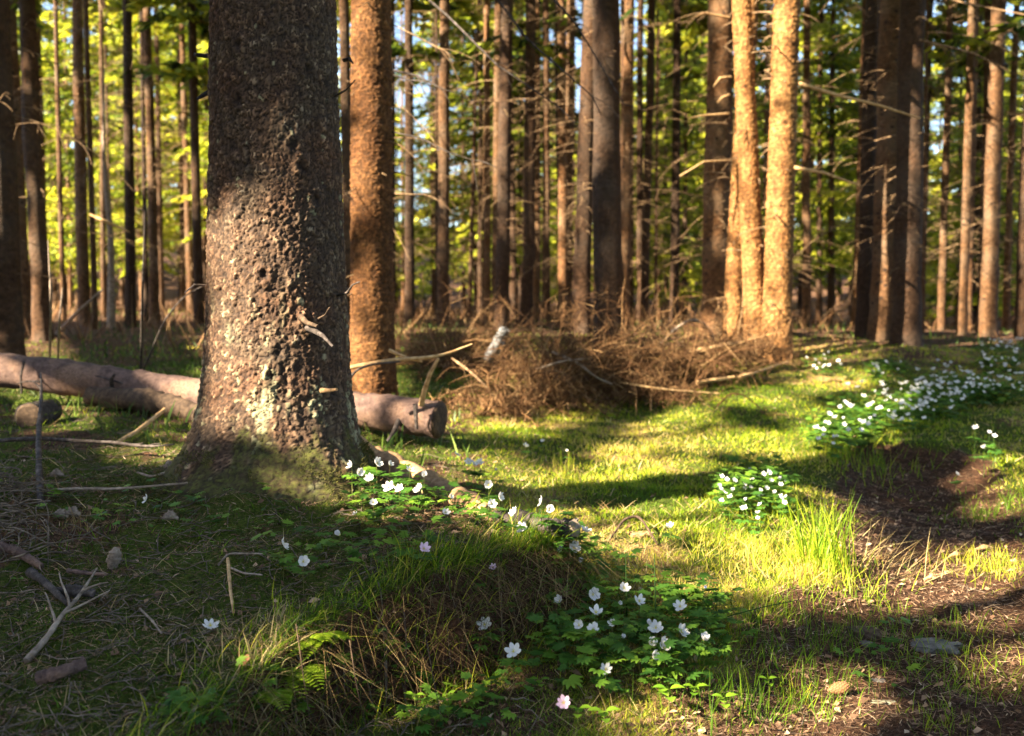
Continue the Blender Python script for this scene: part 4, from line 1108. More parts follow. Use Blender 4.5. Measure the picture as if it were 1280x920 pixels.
stick([(60, 625, .02), (90, 628, .03), (150, 630, .04), (235, 622, .03)], 3, [.006, .005, .004, .003], 'greywood', 'long grey twig lying level below the trunk foot at the left')
stick([(230, 912, .0), (248, 895, .01), (268, 878, .02)], 2, [.003, .003, .002], 'greywood', 'thin straight grey twig left of the sunlit ferns')
stick([(175, 770, 0), (190, 785, .01), (202, 800, .004)], 2, [.003, .002], 'greywood', 'small pale splinter in the dark moss of the left foreground')
# vertical thin saplings on the left behind the log
for (u, v0_, v1, ut, lab) in ((176, 462, 252, 182, 'tall thin dead sapling stem standing behind the log at the left'), (62, 450, 300, 60, 'thin dry stem rising behind the sunlit end of the log'), (72, 450, 360, 78, 'short pale dry stem beside the thin one behind the log')):
    d = 5.9
    obj_tube('dead_sapling', [ground(u, v0_ + 12), W(u + 2, (v0_ + v1) / 2, d), W(ut, v1, d)], [.009, .007, .003], 'darkwood' if u > 100 else 'greywood', lab, 'sapling', 6, .2)
obj_tube('fallen_branch', [ground(70, 420), W(95, 392, 9), W(128, 362, 8.8)], [.018, .015, .009], 'greywood', 'grey broken branch slanting up behind the log at the left', 'branch')
obj_tube('fallen_branch', [W(112, 268, 8.6), W(130, 276, 8.6), W(162, 290, 8.8)], [.010, .016, .006], 'tanwood', 'bright splintered branch hanging among the left trunks', 'branch')
obj_tube('fallen_branch', [ground(180, 462), W(205, 400, 6.4), W(230, 370, 6.2), W(256, 356, 6.0)], [.008, .006, .004, .003], 'darkwood', 'thin arching dark branch touching the left side of the big trunk', 'branch')
# grey stub standing at the left
g0 = ground(141, 712)
obj_tube('wood_stub', [g0 - Vector((0, 0, .01)), g0 + Vector((.002, 0, .02)), g0 + Vector((.008, 0, .045)), g0 + Vector((.006, 0, .055))], [.010, .017, .014, .004], 'greywood', 'small upright grey stub like a weathered cone at the left', 'stub', 10, .4)
for (u, v, lab) in ((212, 592, 'grey bark flake left of the upright dark stem'), (70, 600, 'curled grey bark flake beside the upright dark stem'), (90, 650, 'bluish grey bark flake in the middle of the left litter'), (75, 655, 'small bluish bark flake just left of its larger neighbour'), (212, 655, 'pale papery bark scrap below the V shaped twig')):
    g0 = ground(u, v)
    obj_tube('bark_flake', [g0 + Vector((-.02, 0, .012)), g0 + Vector((0, .008, .022)), g0 + Vector((.025, 0, .012))], [.006, .014, .004], 'greywood', lab, 'bark', 7, .6)

# heap of dead twigs at the left edge
mb = MB()
for k in range(210):
    p = ground(random.gauss(-5, 42), random.uniform(600, 715)) + Vector((0, 0, random.uniform(.0, .10)))
    mb.tube(curve_br(p, random.uniform(0, 6.28), random.uniform(.06, .24), random.uniform(-.1, .5), random.uniform(.2, 1.8), 6, .3), np.linspace(random.uniform(.0012, .0032), .0008, 7), 4, cap=False)
tag(link('twig_heap', mb, M['twigwood']), 'tangled heap of thin dead grey twigs at the left edge', 'twig heap', kind='stuff')

# ------------------------------------------------------------------ brushwood: dead rusty spruce boughs
def brush(name, spots, n_tw, n_br, label, top):
    mb = MB(); Bs = []; Hs = []; Az = []; Wd = []; Ln = []; Bd = []; Rn = []
    spots = [(ground(u, v), s, hh, w) for (u, v, s, hh, w) in spots]
    ws = [q[3] for q in spots]
    for k in range(n_br):
        g0, s, hh, _ = random.choices(spots, ws)[0]
        p = g0 + Vector((random.gauss(0, s * .6), random.gauss(0, s * .5), 0)); p.z = h1(p.x, p.y) + random.uniform(0, hh * .6)
        az = random.uniform(-.4, 3.5) if random.random() < .5 else random.uniform(0, 6.28)
        L = random.uniform(.2, .75)
        pts = curve_br(p, az, L, random.uniform(.2, 1.4), random.uniform(-.2, 2.4), 9, .16)
        pts = [Vector((q.x, q.y, max(q.z, h1(q.x, q.y) + .01))) for q in pts]
        mb.tube(pts, np.linspace(random.uniform(.003, .007), .0015, len(pts)), 4, cap=False)
        for q in range(6):
            i = random.randint(2, len(pts) - 1)
            mb.tube(curve_br(pts[i], az + random.choice((-1, 1)) * random.uniform(.4, 1.4), random.uniform(.06, .28), random.uniform(-.4, 1.0), .6, 4, .2), np.linspace(.0028, .001, 5), 3, cap=False)
        for q in range(n_tw):
            i = random.randint(1, len(pts) - 1); f = random.random()
            b = pts[i - 1].lerp(pts[i], f)
            Bs.append(tuple(b)); Hs.append(random.uniform(.04, .15)); Az.append(random.uniform(0, 6.28)); Ln.append(random.uniform(.3, 2.6)); Bd.append(random.uniform(-.2, .9)); Rn.append(random.random() ** 1.3); Wd.append(random.uniform(.002, .006))
    v, f, r = blades(np.array(Bs), Hs, Wd, Az, Ln, Bd, Rn, seg=3)
    mb.add(v, f, r)
    tag(link(name, mb, M['brush']), label, 'brushwood', kind='stuff')
brush('brush_heap', [(640, 520, .16, .16, 1), (670, 510, .2, .42, 2), (700, 505, .17, .52, 3), (735, 500, .17, .52, 2.5), (610, 525, .15, .12, .8)], 62, 260, 'rusty brown heap of dead spruce boughs, left half of the brushwood', 1)
brush('brush_heap', [(790, 490, .3, .30, 2), (840, 488, .26, .38, 2), (890, 475, .26, .42, 2.2), (925, 462, .24, .36, 1.6), (970, 458, .22, .2, 1.0), (820, 505, .25, .12, 1)], 50, 290, 'tan heap of curled dead boughs at the foot of the sunlit trunks', 1)
brush('brush_heap', [(600, 468, .3, .15, 1), (560, 462, .3, .12, 1)], 30, 130, 'low scattered rusty boughs around the brushwood', 1)
for (pts, rad, mat, lab) in (
    ([W(826, 430, 8.2), W(850, 405, 8.1), W(872, 398, 8.0), W(888, 412, 8.0), W(895, 430, 8.0)], .013, 'greywood', 'arched grey bough on top of the right brushwood heap'),
    ([W(858, 440, 7.8), W(880, 437, 7.7), W(912, 430, 7.7), W(930, 428, 7.8)], .022, 'tanwood', 'thick pale log piece lying in the right brushwood heap'),
    ([W(690, 440, 6.9), W(720, 452, 6.8), W(745, 472, 6.8), W(765, 480, 6.8)], .010, 'greywood', 'grey bough slanting down through the left brushwood heap'),
    ([W(670, 462, 6.7), W(700, 452, 6.7), W(735, 448, 6.7)], .008, 'greywood', 'grey bough slanting up across the left brushwood heap'),
    ([W(775, 478, 7.0), W(810, 484, 6.9), W(845, 488, 6.9), W(900, 492, 7.0)], .008, 'tanwood', 'long pale bough lying along the front of the right brushwood heap'),
    ([W(870, 478, 7.4), W(930, 470, 7.5), W(985, 452, 8.2)], .014, 'tanwood', 'pale bough lying in front of the brightest trunk'),
    ([W(565, 448, 6.4), W(585, 462, 6.3), W(605, 480, 6.2), W(628, 508, 6.2)], .008, 'deadtwig', 'dull brown bough at the left end of the brushwood')):
    obj_tube('dead_bough', pts, [rad, rad, rad * .5], mat, lab, 'branch', 7, .2)

# ------------------------------------------------------------------ bank: hanging dry grass and tufts
def edge_pts(n, lo=.5, hi=7.6, jit=.02):
    s = RNG.uniform(lo, hi, n); i = s.astype(int); f = (s - i)[:, None]
    P = _bank[i] * (1 - f) + _bank[i + 1] * f + RNG.normal(0, jit, (n, 2))
    a, b = _bank[i], _bank[i + 1]
    e = b - a; nrm = np.c_[e[:, 1], -e[:, 0]]; nrm /= np.linalg.norm(nrm, axis=1)[:, None]
    return P, np.arctan2(nrm[:, 1], nrm[:, 0])
n = 2600
P, az = edge_pts(n, .8, 8.2, .05)
z = H(P[:, 0], P[:, 1])
tag(link('hanging_grass', blades_mesh('hanging_grass', np.c_[P, z], U(.04, .17, n), U(.0012, .0024, n), az + RNG.normal(0, .9, n), U(.7, 1.9, n), U(.8, 2.3, n), np.clip(RNG.normal(.18, .28, n), 0, 1), seg=5), M['drygrass']),
    'dry brown grass hanging down over the dark front of the bank', 'dry grass', kind='stuff')
n = 5000
P, az = edge_pts(n, .8, 8.6, .07)
P -= .03 * np.c_[np.cos(az), np.sin(az)]
tag(link('bank_grass', blades_mesh('bank_grass', np.c_[P, H(P[:, 0], P[:, 1])], U(.03, .12, n), U(.0016, .003, n), az + RNG.normal(0, 1.0, n), U(.1, 1.0, n), U(.2, 1.0, n), np.clip(RNG.normal(.3, .3, n), 0, 1), seg=4), M['grass']),
    'green and yellow grass fringe along the top of the bank', 'grass', kind='stuff')
n = 3200
x, y = U(-.55, .5, n), U(1.55, 2.6, n)
k = (_sdf(x, y) < .03) & (_sdf(x, y) > -.25); x, y = x[k], y[k]; n = len(x)
tag(link('bank_litter', blades_mesh('bank_litter', np.c_[x, y, H(x, y)], U(.03, .12, n), U(.0012, .0024, n), RNG.normal(-1.3, 1.2, n), U(1.1, 1.7, n), U(.1, .8, n), np.clip(RNG.normal(.2, .2, n), 0, 1), seg=4), M['drygrass']),
    'loose dead stalks and roots on the slope below the bank', 'dry grass', kind='stuff')
def tuft(u, v, n, h, w, spread, mat, label, lean=.5, bend=.5, cat='grass tuft', lo=.2, hi=.9, name='grass_tuft', azf=None):
    g0 = ground(u, v)
    b = np.c_[RNG.normal(0, spread, (n, 2)), np.zeros(n)]
    b[:, 2] = H(g0.x + b[:, 0], g0.y + b[:, 1]) - g0.z - .005
    az = U(0, 6.28, n) if azf is None else RNG.normal(azf, .5, n)
    o = link(name, blades_mesh(name, b, U(h * .4, h, n), U(w * .6, w * 1.2, n), az, np.abs(RNG.normal(0, lean, n)), U(0, bend, n), U(lo, hi, n), seg=5), M[mat])
    o.location = g0
    return tag(o, label, cat, kind='stuff')
tuft(1030, 705, 130, .29, .005, .06, 'grass', 'tall bright grass tuft standing in the sunlit strip beside the path', .28, .5, lo=.3, hi=.72)
tuft(1000, 705, 420, .13, .0028, .12, 'grass', 'dense low sunlit grass left of the tall bright tuft', .45, .6, lo=.5, hi=1)
tuft(960, 650, 260, .12, .003, .12, 'grass', 'green grass patch just below the round clump of white flowers', .4, .6, lo=.3, hi=.8)
tuft(1045, 570, 500, .15, .0038, .2, 'grass', 'bright green grass patch below the cluster of flowers at the path bend', .4, .6, lo=.35, hi=.8)
tuft(1240, 715, 520, .085, .0026, .10, 'grass', 'low sunlit grass cushion right of the path', .5, .6, lo=.5, hi=.95)
tuft(1260, 640, 320, .14, .003, .12, 'grass', 'dark overhanging grass clump at the right edge above the path', .5, .9, lo=.1, hi=.5)
tuft(1225, 830, 240, .09, .0022, .14, 'grass', 'grass tuft on the path right of the flat grey stone', .5, .7, lo=.3, hi=.75)
tuft(1215, 865, 150, .10, .0022, .09, 'grass', 'green grass tuft leaning over the path at the lower right', .6, .8, lo=.3, hi=.6)
tuft(960, 840, 420, .10, .0022, .12, 'grass', 'shaded green grass right of the dark leaved flower clump', .4, .6, lo=.1, hi=.5)
tuft(1010, 790, 380, .085, .0022, .12, 'grass', 'green grass at the shade line above the bare needle litter', .45, .6, lo=.2, hi=.6)
tuft(880, 870, 300, .11, .0022, .1, 'grass', 'fine dark grass below the flower clump', .35, .5, lo=.1, hi=.5)
tuft(1090, 770, 220, .09, .0022, .14, 'grass', 'broken line of grass crossing the path', .45, .6, lo=.3, hi=.7)
tuft(1000, 880, 60, .07, .0022, .03, 'grass', 'small single grass tuft at the lower edge of the bare patch', .4, .6, lo=.4, hi=.8)
tuft(1178, 905, 90, .06, .002, .04, 'grass', 'tiny grass tuft in the bare soil at the lower right', .4, .6, lo=.4, hi=.8)
tuft(770, 700, 420, .13, .0022, .11, 'drygrass', 'tan grass arching around the dead stump lump', .7, 1.0, lo=.3, hi=1)
tuft(545, 790, 160, .14, .002, .07, 'grass', 'thin yellowish grass rising on the bank front', .4, .5, lo=.3, hi=.9)
tuft(335, 805, 220, .09, .003, .05, 'drygrass', 'pale curved dry grass blades above the sunlit ferns', .9, 1.1, lo=.6, hi=1)
tuft(350, 775, 40, .075, .003, .05, 'grass', 'few upright green blades above the dry blades', .25, .2, lo=.5, hi=.8)
tuft(300, 850, 160, .10, .003, .06, 'drygrass', 'pale dry blades spilling left of the sunlit ferns', 1.1, 1.0, lo=.5, hi=1)
tuft(1110, 715, 110, .22, .0024, .08, 'drygrass', 'long dry strands swept flat at the edge of the path', 1.35, .3, lo=.4, hi=1, azf=-.3)
tuft(100, 660, 120, .10, .002, .05, 'drygrass', 'rusty dry grass tuft at the left below the twig heap', 1.0, .8, lo=.2, hi=.7)
tuft(690, 690, 260, .12, .002, .07, 'grass', 'dark grass arching over the rotten branch', .6, 1.0, lo=.0, hi=.4)
tuft(665, 760, 220, .12, .002, .10, 'drygrass', 'brown drooping grass on the slope left of the flower clump', .8, .9, lo=.1, hi=.7)
tuft(700, 585, 30, .10, .006, .06, 'grass', 'short upright stalks in the light patch right of the trunk', .15, .2, lo=.5, hi=1)
# single tall stems that stand out
def stem1(pts, r, lab, mat='stem', name='grass_stem'):
    obj_tube(name, pts, [r, r * .9, r * .5], mat, lab, 'grass stem', 5, 0)
M['stemgreen'] = solid('dark_green_stem', _wood((.015, .04, .01), (.03, .07, .015), (.05, .09, .02)), dist=.001)
gp = ground(784, 800); stem1([gp, W(782, 690, to_px(gp)[2])], .0017, 'left one of two tall dark green stems over the flower clump', 'stemgreen')
gp = ground(820, 805); stem1([gp, W(818, 692, to_px(gp)[2])], .0019, 'right one of two tall dark green stems over the flower clump', 'stemgreen')
gp = ground(832, 800); d = to_px(gp)[2]; stem1([gp + Vector((0, 0, .02)), W(900, 773, d - .03), W(960, 757, d - .05), W(1010, 748, d - .06)], .0016, 'long dark stem slanting right from the flower clump across the sunlit grass', 'stemgreen')
gp = ground(400, 905); stem1([W(370, 780, 2.0), W(380, 850, 1.93), W(388, 905, 1.9)], .0012, 'brown stalk hanging at the right of the ferns', 'endwood')
for (u0, v0, u1, v1, u2, v2, lab) in ((437, 800, 446, 860, 458, 910, 'reddish stalk hanging at the left of the dark hollow'), (505, 765, 508, 800, 506, 880, 'grey stalk hanging across the dark hollow'), (478, 765, 472, 780, 485, 800, 'small looped pale stalk above the dark hollow'), (533, 800, 542, 850, 552, 900, 'brown stalk hanging at the right of the dark hollow')):
    stem1([W(u0, v0, 2.02), W(u1, v1, 1.97), W(u2, v2, 1.95)], .0012, lab, 'endwood')

# ------------------------------------------------------------------ stones, bark lumps, cone
def rock(name, u, v, sx, sy, sz, mat, lab, cat, seed, flat=.5):
    g0 = ground(u, v); import bmesh
    bm = bmesh.new(); bmesh.ops.create_icosphere(bm, subdivisions=4, radius=1)
    rg = np.random.default_rng(seed)
    o3 = rg.uniform(0, 50, 3)
    for q in bm.verts:
        c = q.co; k = 1 + .35 * float(fbm(c.x * 1.6 + o3[0], c.y * 1.6 + c.z * 1.3 + o3[1], seed)) + .28 * float(fbm(c.x * 3.5, c.y * 3.5 + c.z * 3, seed + 2)) + .14 * float(fbm(c.x * 7 + o3[2], c.y * 7 + c.z * 5, seed + 1))
        c *= k; c.z = max(min(c.z, flat), -.6)
        q.co = Vector((c.x * sx, c.y * sy, c.z * sz))
    me = bpy.data.meshes.new(name); bm.to_mesh(me); bm.free()
    o = link(name, me, M[mat]); o.location = g0 + Vector((0, 0, -sz * .12))
    return tag(o, lab, cat)
rock('flat_stone', 1165, 812, .07, .045, .045, 'stone', 'flat grey stone sunk in the grass of the path', 'stone', 3, .35)
rock('stone', 1078, 795, .045, .035, .03, 'endwood', 'brown earthy stone at the shade line above the bare patch', 'stone', 4)
rock('stone', 1082, 806, .018, .014, .018, 'stone', 'small pale stone right below the brown earthy one', 'stone', 8)
rock('wood_lump', 800, 672, .05, .03, .022, 'root', 'tan weathered wood lump at the edge of the sunlit grass', 'wood', 5)
obj_tube('bare_root', [ground(762, 684) + Vector((0, 0, .01)), ground(780, 668) + Vector((0, 0, .05)), ground(800, 664) + Vector((0, 0, .05)), ground(822, 688) + Vector((0, 0, .01))], [.003, .0045, .005, .003], 'endwood', 'pale arched root beside the tan wood lump', 'root', 9, .25)
rock('lichen_patch', 1105, 882, .03, .012, .006, 'lichen', 'pale lichen scrap on the bare soil of the path', 'lichen', 6)
rock('stone', 1098, 858, .018, .010, .008, 'stone', 'small light stone chip in the middle of the bare path', 'stone', 7)
for (u, v, s, lab) in ((1195, 700, .03, 'brown wood chip lying on the path below the dark soil'), (1230, 690, .04, 'reddish wood chip lying at the right side of the path'), (1165, 728, .03, 'pale curled leaf on the path by the swept dry strands'), (1100, 705, .035, 'orange dry leaf at the left edge of the path'), (1160, 706, .02, 'small orange leaf among the swept strands')):
    g0 = ground(u, v)
    obj_tube('wood_chip', [g0 + Vector((-s, -.01, .006)), g0 + Vector((0, 0, .014)), g0 + Vector((s, .015, .008))], [.004, .010, .003], 'cone' if 'orange' in lab else 'tanwood', lab, 'wood chip', 7, .5)
# spruce cone: scales are pieces of their own
g0 = ground(1047, 875)
t = empty('spruce_cone', g0 + Vector((0, 0, .016)), 'orange brown spruce cone lying on the needle litter at the lower right', 'cone'); t.rotation_euler = (0, 0, .35); t.scale = (.6, .6, .6)
mb = MB(); mb.tube([(-.045, 0, 0), (-.02, 0, 0), (.02, 0, 0), (.05, 0, 0)], [.006, .011, .011, .004], 8); link('core', mb, M['cone'], t)
sc = mk_mesh('scale', [(0, -.005, 0), (0, .005, 0), (.014, .006, .005), (.014, -.006, .005), (.020, 0, .006), (.012, 0, .0075)], [np.array([(0, 1, 5), (1, 2, 5), (2, 4, 5), (4, 3, 5), (3, 0, 5)])], rnd=np.zeros(6)); sc.materials.append(M['cone'])
for k in range(88):
    a = k * 2.3999; f = k / 88; x = -.045 + .085 * f; r = .011 * math.sin(math.pi * (.12 + .8 * f)) + .002
    o = link('scale', sc, None, t); o.location = (x, r * math.cos(a), r * math.sin(a)); o.rotation_euler = (a - math.pi / 2, 0, 0)
    s = .75 + .35 * math.sin(math.pi * f); o.scale = (s, s, s)
    o.rotation_euler = (Matrix.Rotation(a - math.pi / 2, 3, 'X') @ Matrix.Rotation(-.35, 3, 'Y')).to_euler()

# ------------------------------------------------------------------ leaves and flowers
def lobe(mb, base, az, el, L, w, curl=.5, r=None, up=Vector((0, 0, 1)), teeth=False):
    """one pointed leaf lobe; a strip of four quads with a folded midrib"""
    ts = [0, .3, .58, .82, 1]; ws = [.12, .72, 1, .55, 0]
    D = Vector((math.cos(az) * math.cos(el), math.sin(az) * math.cos(el), math.sin(el))); Sd = Vector((-math.sin(az), math.cos(az), 0))
    V = []
    for t_, w_ in zip(ts, ws):
        c = Vector(base) + D * L * t_ - up * (curl * L * t_ * t_ * .45)
        V += [c - Sd * w * w_ * .5 + up * w * .12 * w_, c, c + Sd * w * w_ * .5 + up * w * .12 * w_]
    f = []
    for i in range(4):
        a = i * 3
        f += [(a, a + 1, a + 4), (a, a + 4, a + 3), (a + 1, a + 2, a + 5), (a + 1, a + 5, a + 4)]
    mb.add([tuple(v) for v in V], f, r)
def anem_leaf(size, r):
    mb = MB()
    mb.tube([(0, 0, 0), (size * .22, 0, .006)], [.0008, .0007], 4, .3)
    for (da, s) in ((0, 1), (.5, .82), (-.5, .82), (1.0, .9), (-1.0, .9), (1.45, .62), (-1.45, .62)):
        lobe(mb, (size * .2, 0, .006), da, .25, size * s * .9, size * .23, .55, r + random.uniform(-.15, .15))
    return mb.mesh('leaf')
LEAVES = [anem_leaf(s, r) for s, r in ((.034, .2), (.040, .45), (.036, .6), (.044, .35))]
for l in LEAVES: l.materials.append(M['anemleaf'])
def flower(open_, np_=6, size=.018, petal='petal'):
    mb = MB()
    for k in range(np_):
        a = k / np_ * 6.283 + random.uniform(-.1, .1); el = open_ + random.uniform(-.12, .12) + (.12 if k % 2 else 0)
        D = Vector((math.cos(a) * math.cos(el), math.sin(a) * math.cos(el), math.sin(el))); Sd = Vector((-math.sin(a), math.cos(a), 0)); Nn = D.cross(Sd)
        V = []; L = size * random.uniform(.88, 1.08)
        for t_, w_ in ((0, .25), (.3, .75), (.62, 1), (.86, .72), (1, .18)):
            c = D * L * t_ + Vector((0, 0, 1)) * L * .28 * t_ * t_ * (1 - open_)
            wv = L * .30 * w_
            V += [c - Sd * wv - Nn * wv * .25, c, c + Sd * wv - Nn * wv * .25]
        f = []
        for i in range(4):
            q = i * 3; f += [(q, q + 1, q + 4, q + 3), (q + 1, q + 2, q + 5, q + 4)]
        mb.add([tuple(v) for v in V], f, random.random())
    return mb.mesh('flower', True)
def stamens(size=.0045):
    mb = MB(); mb.tube([(0, 0, 0), (0, 0, size * .55), (0, 0, size * .8)], [size * .35, size * .42, size * .15], 8)
    for k in range(22):
        a = random.uniform(0, 6.283); e = random.uniform(.3, 1.2); L = size * random.uniform(.9, 1.5)
        p = Vector((math.cos(a) * math.cos(e), math.sin(a) * math.cos(e), math.sin(e))) * L
        mb.tube([(0, 0, 0), tuple(p), tuple(p * 1.15)], [.00015, .0002, .0005], 3)
    return mb.mesh('flower_centre')
FL = [flower(.25), flower(.6), flower(.95), flower(.45, 7), flower(.75), flower(1.25, 6, .016), flower(.15, 6, .017), flower(.5, 8, .018)]
for f_ in FL: f_.materials.append(M['petal'])
FP = flower(.35, 7); FP.materials.append(M['petal_pink']); FB = flower(1.0, 6, .013); FB.materials.append(M['petal_blue'])
ST = stamens(); ST.materials.append(M['stamen'])
def stem_mesh(h, bx, by):
    mb = MB(); mb.tube([(0, 0, -.01), (bx * .1, by * .1, h * .35), (bx * .4, by * .4, h * .75), (bx, by, h)], [.0011, .0010, .0008, .0007], 5); m_ = mb.mesh('stem'); m_.materials.append(M['stem']); return m_
STEMS = {}
def anemone(u, v, h, label, fl=None, tilt=None, group=None, nleaf=3, name='anemone', scale=1.0, simple=False, head_az=None, cat='flower'):
    hs = h * scale
    g0 = ground(u, v, hs, dmin=1.5)
    t = empty(name, g0, label, cat, group)
    rz = random.uniform(0, 6.28); t.rotation_euler.z = rz; t.scale = (scale,) * 3
    key = round(h, 3)
    if key not in STEMS: STEMS[key] = stem_mesh(h, 0, 0)
    link('stem', STEMS[key], None, t)
    f = link('flower', fl or random.choice(FL), None, t); f.location = (0, 0, h)
    # the head leans towards the camera and the light, more or less
    tl = random.uniform(.3, 1.35) if tilt is None else tilt
    da = (random.gauss(-1.75, .9) if head_az is None else head_az) - rz
    f.rotation_euler = Vector((math.sin(tl) * math.cos(da), math.sin(tl) * math.sin(da), math.cos(tl))).to_track_quat('Z', 'Y').to_euler()
    c = link('flower_centre', ST, None, f)
    a0 = random.uniform(0, 2)
    for k in range(nleaf):
        o = link('leaf', random.choice(LEAVES), None, t); o.location = (0, 0, h * .62); o.rotation_euler = (random.uniform(-.2, .2), random.uniform(-.25, .25), a0 + k * 2.094 + random.uniform(-.25, .25))
    return t
NEARF = [
 # lit group by the root
 (440,585,.09,'white anemone furthest left of the sunlit group beside the root'), (449,592,.09,'white anemone second from the left in the sunlit group by the root'),
 (471,580,.10,'highest left white anemone against the mossy root'), (487,582,.10,'white anemone just right of the highest one on the mossy root'),
 (463,599,.09,'white anemone low between the two left pairs by the root'), (512,588,.11,'large white anemone standing against the dark gap right of the root'),
 (530,594,.11,'half open white anemone at the right end above the root bend'), (499,612,.09,'wide open white anemone with yellow centre in the middle of the sunlit group'),
 (486,612,.08,'white anemone close left of the wide open one with yellow centre'), (526,611,.09,'upper of two white anemones touching the bare root'),
 (523,619,.08,'lower of two white anemones touching the bare root'), (467,630,.08,'small white anemone at the lower left of the sunlit leaves'),
 (557,643,.07,'small shaded white anemone in front of the bare root'), (563,621,.08,'tiny white anemone in front of the top of the bare root'),
 (444,645,.06,'tiny round white bud below the left sunlit flowers'), (425,669,.07,'shaded white anemone below the mossy root at the left'),
 (571,569,.13,'lone white anemone high above the hollow behind the root'), (586,579,.12,'left of three close white anemones behind the root'),
 (593,581,.11,'middle of three close white anemones behind the root'), (600,579,.12,'right of three close white anemones behind the root'),
 (621,589,.12,'white anemone on a slanting stem right of the three close ones'), (611,608,.11,'white anemone facing left above the end of the bare root'),
 (624,623,.10,'small white anemone right of the end of the bare root'), (614,633,.09,'white anemone just over the end of the bare root'),
 (644,646,.10,'white anemone over the dark rotten branch, left of the pair'), (652,664,.05,'flat white petal spot lying on the rotten branch'),
 (677,636,.12,'left anemone of the pair above the rotten branch'), (686,645,.11,'right anemone of the pair above the rotten branch'),
 (657,558,.10,'blurred white anemone in the light patch behind the root'), (678,551,.08,'blurred tiny white anemone furthest behind the root'), (709,565,.09,'blurred tiny white anemone by the upright stalks'),
 (530,700,.06,'pinkish lilac anemone on the bank beside green leaves'),
 # big clump
 (702,703,.10,'small white anemone at the upper left of the dark leaved clump'), (717,708,.10,'left of three top anemones under the broken branch end'),
 (724,714,.10,'middle of three top anemones under the broken branch end'), (731,703,.12,'right, highest of three top anemones under the broken branch end'),
 (700,753,.10,'white anemone at the far left of the dark leaved clump'), (741,749,.11,'tall narrow white anemone in the upper left of the clump'),
 (775,757,.12,'large white anemone beside the left dark stem'), (780,741,.13,'white anemone touching the left dark stem from behind'),
 (799,752,.12,'white anemone between the two tall dark stems'), (745,770,.10,'white anemone below the tall narrow one in the clump'),
 (766,782,.09,'small white anemone in the middle left of the clump'), (724,786,.09,'left of two low white anemones in the left half of the clump'),
 (742,788,.09,'right of two low white anemones in the left half of the clump'), (776,797,.09,'bright white anemone in the very middle of the clump'),
 (813,781,.11,'upper one of a close pair at the foot of the right dark stem'), (820,789,.10,'lower one of a close pair at the foot of the right dark stem'),
 (850,763,.12,'white anemone at the right of the clump against the sunny grass'), (851,797,.09,'white anemone seen from the side in the right half of the clump'),
 (880,806,.08,'lone white anemone at the right end of the clump'), (814,809,.09,'left of the tight group of four anemones low in the clump'),
 (827,806,.09,'top of the tight group of four anemones low in the clump'), (830,815,.08,'right of the tight group of four anemones low in the clump'),
 (815,821,.08,'bottom of the tight group of four anemones low in the clump'), (757,841,.07,'creamy white anemone low at the front of the clump'),
 (705,886,.05,'pale lilac anemone at the bottom edge below the clump'), (880,739,.12,'small bluish bud right of the clump before the sunny grass'),
 (838,662,.09,'lone white anemone out in the sunlit grass'),
 (606,785,.09,'wide open white anemone alone on the bank front'), (642,817,.09,'wide open white anemone on the bank front, lower right of its twin'),
 (183,627,.05,'white anemone alone in the dark litter at the left'), (354,684,.09,'shaded white anemone below the trunk, upper of the pair'),
 (379,709,.08,'shaded white anemone below the trunk, lower of the pair'), (616,737,.06,'tiny pinkish bud on the slope above the bank front'), (263,786,.02,'fallen white blossom on the dark moss at the left')]
for (u, v, h, lab) in NEARF:
    fl = FP if ('lilac' in lab or 'pinkish' in lab) else FB if 'bluish' in lab else FL[0] if 'wide open' in lab or 'petal spot' in lab else None
    sc_ = .6 if ('tiny' in lab or 'bud' in lab) else .8 if 'small' in lab else 1.0
    tl = .9 if fl is FL[0] else None
    sc_ *= random.uniform(.82, 1.12)
    anemone(u, v, h / sc_, lab, fl, tl, 'white anemones of the foreground', 3 if h > .055 else 0, scale=sc_, head_az=-1.8 if fl is FL[0] else None)
# flowers of the far right drifts: simple plants of one mesh
def simple_plant(fm, h, nl):
    mb = MB()
    me = bpy.data.meshes.new('anemone')
    import bmesh
    bm = bmesh.new(); 
    tmp = FL[fm].copy(); tmp.transform(Matrix.Translation((0, 0, h)) @ Matrix.Rotation(random.uniform(.3, 1.1), 4, 'X') @ Matrix.Scale(.95, 4)); bm.from_mesh(tmp)
    for f in bm.faces: f.material_index = 0
    k0 = len(bm.faces)
    for i in range(nl):
        l = LEAVES[i % 4].copy(); l.transform(Matrix.Translation((0, 0, h * random.uniform(.45, .7))) @ Matrix.Rotation(i * 6.283 / nl + random.uniform(-.3, .3), 4, 'Z') @ Matrix.Rotation(random.uniform(-.3, .3), 4, 'Y') @ Matrix.Scale(1.3, 4)); bm.from_mesh(l)
    l = stem_mesh(h, 0, 0); bm.from_mesh(l)
    bm.faces.ensure_lookup_table()
    for f in bm.faces[k0:]: f.material_index = 1
    bm.to_mesh(me); bm.free(); me.materials.append(M['petal']); me.materials.append(M['anemleaf'])
    return me
SP = [simple_plant(i % 5, .10 + .012 * i, 4) for i in range(6)]
def drift(n, uc, vc, su, sv, label, group, h=1.0, ang=0.0):
    for k in range(n):
        a, r = random.uniform(0, 6.283), math.sqrt(random.random())
        du, dv = su * r * math.cos(a), sv * r * math.sin(a)
        u = uc + du; v = vc + dv + du * ang
        k_ = random.randrange(6)
        g0 = ground(u, v, (.10 + .012 * k_) * h, dmin=3)
        o = link('anemone', SP[k_], None); o.location = g0; o.rotation_euler.z = random.gauss(0, .9); s = random.uniform(.8, 1.15) * h; o.scale = (s, s, s)
        tag(o, label, 'flower', group)
drift(42, 941, 611, 46, 33, 'white anemone of the round clump in the middle of the sunlit strip', 'anemones of the round clump in the sunlit strip', .75)
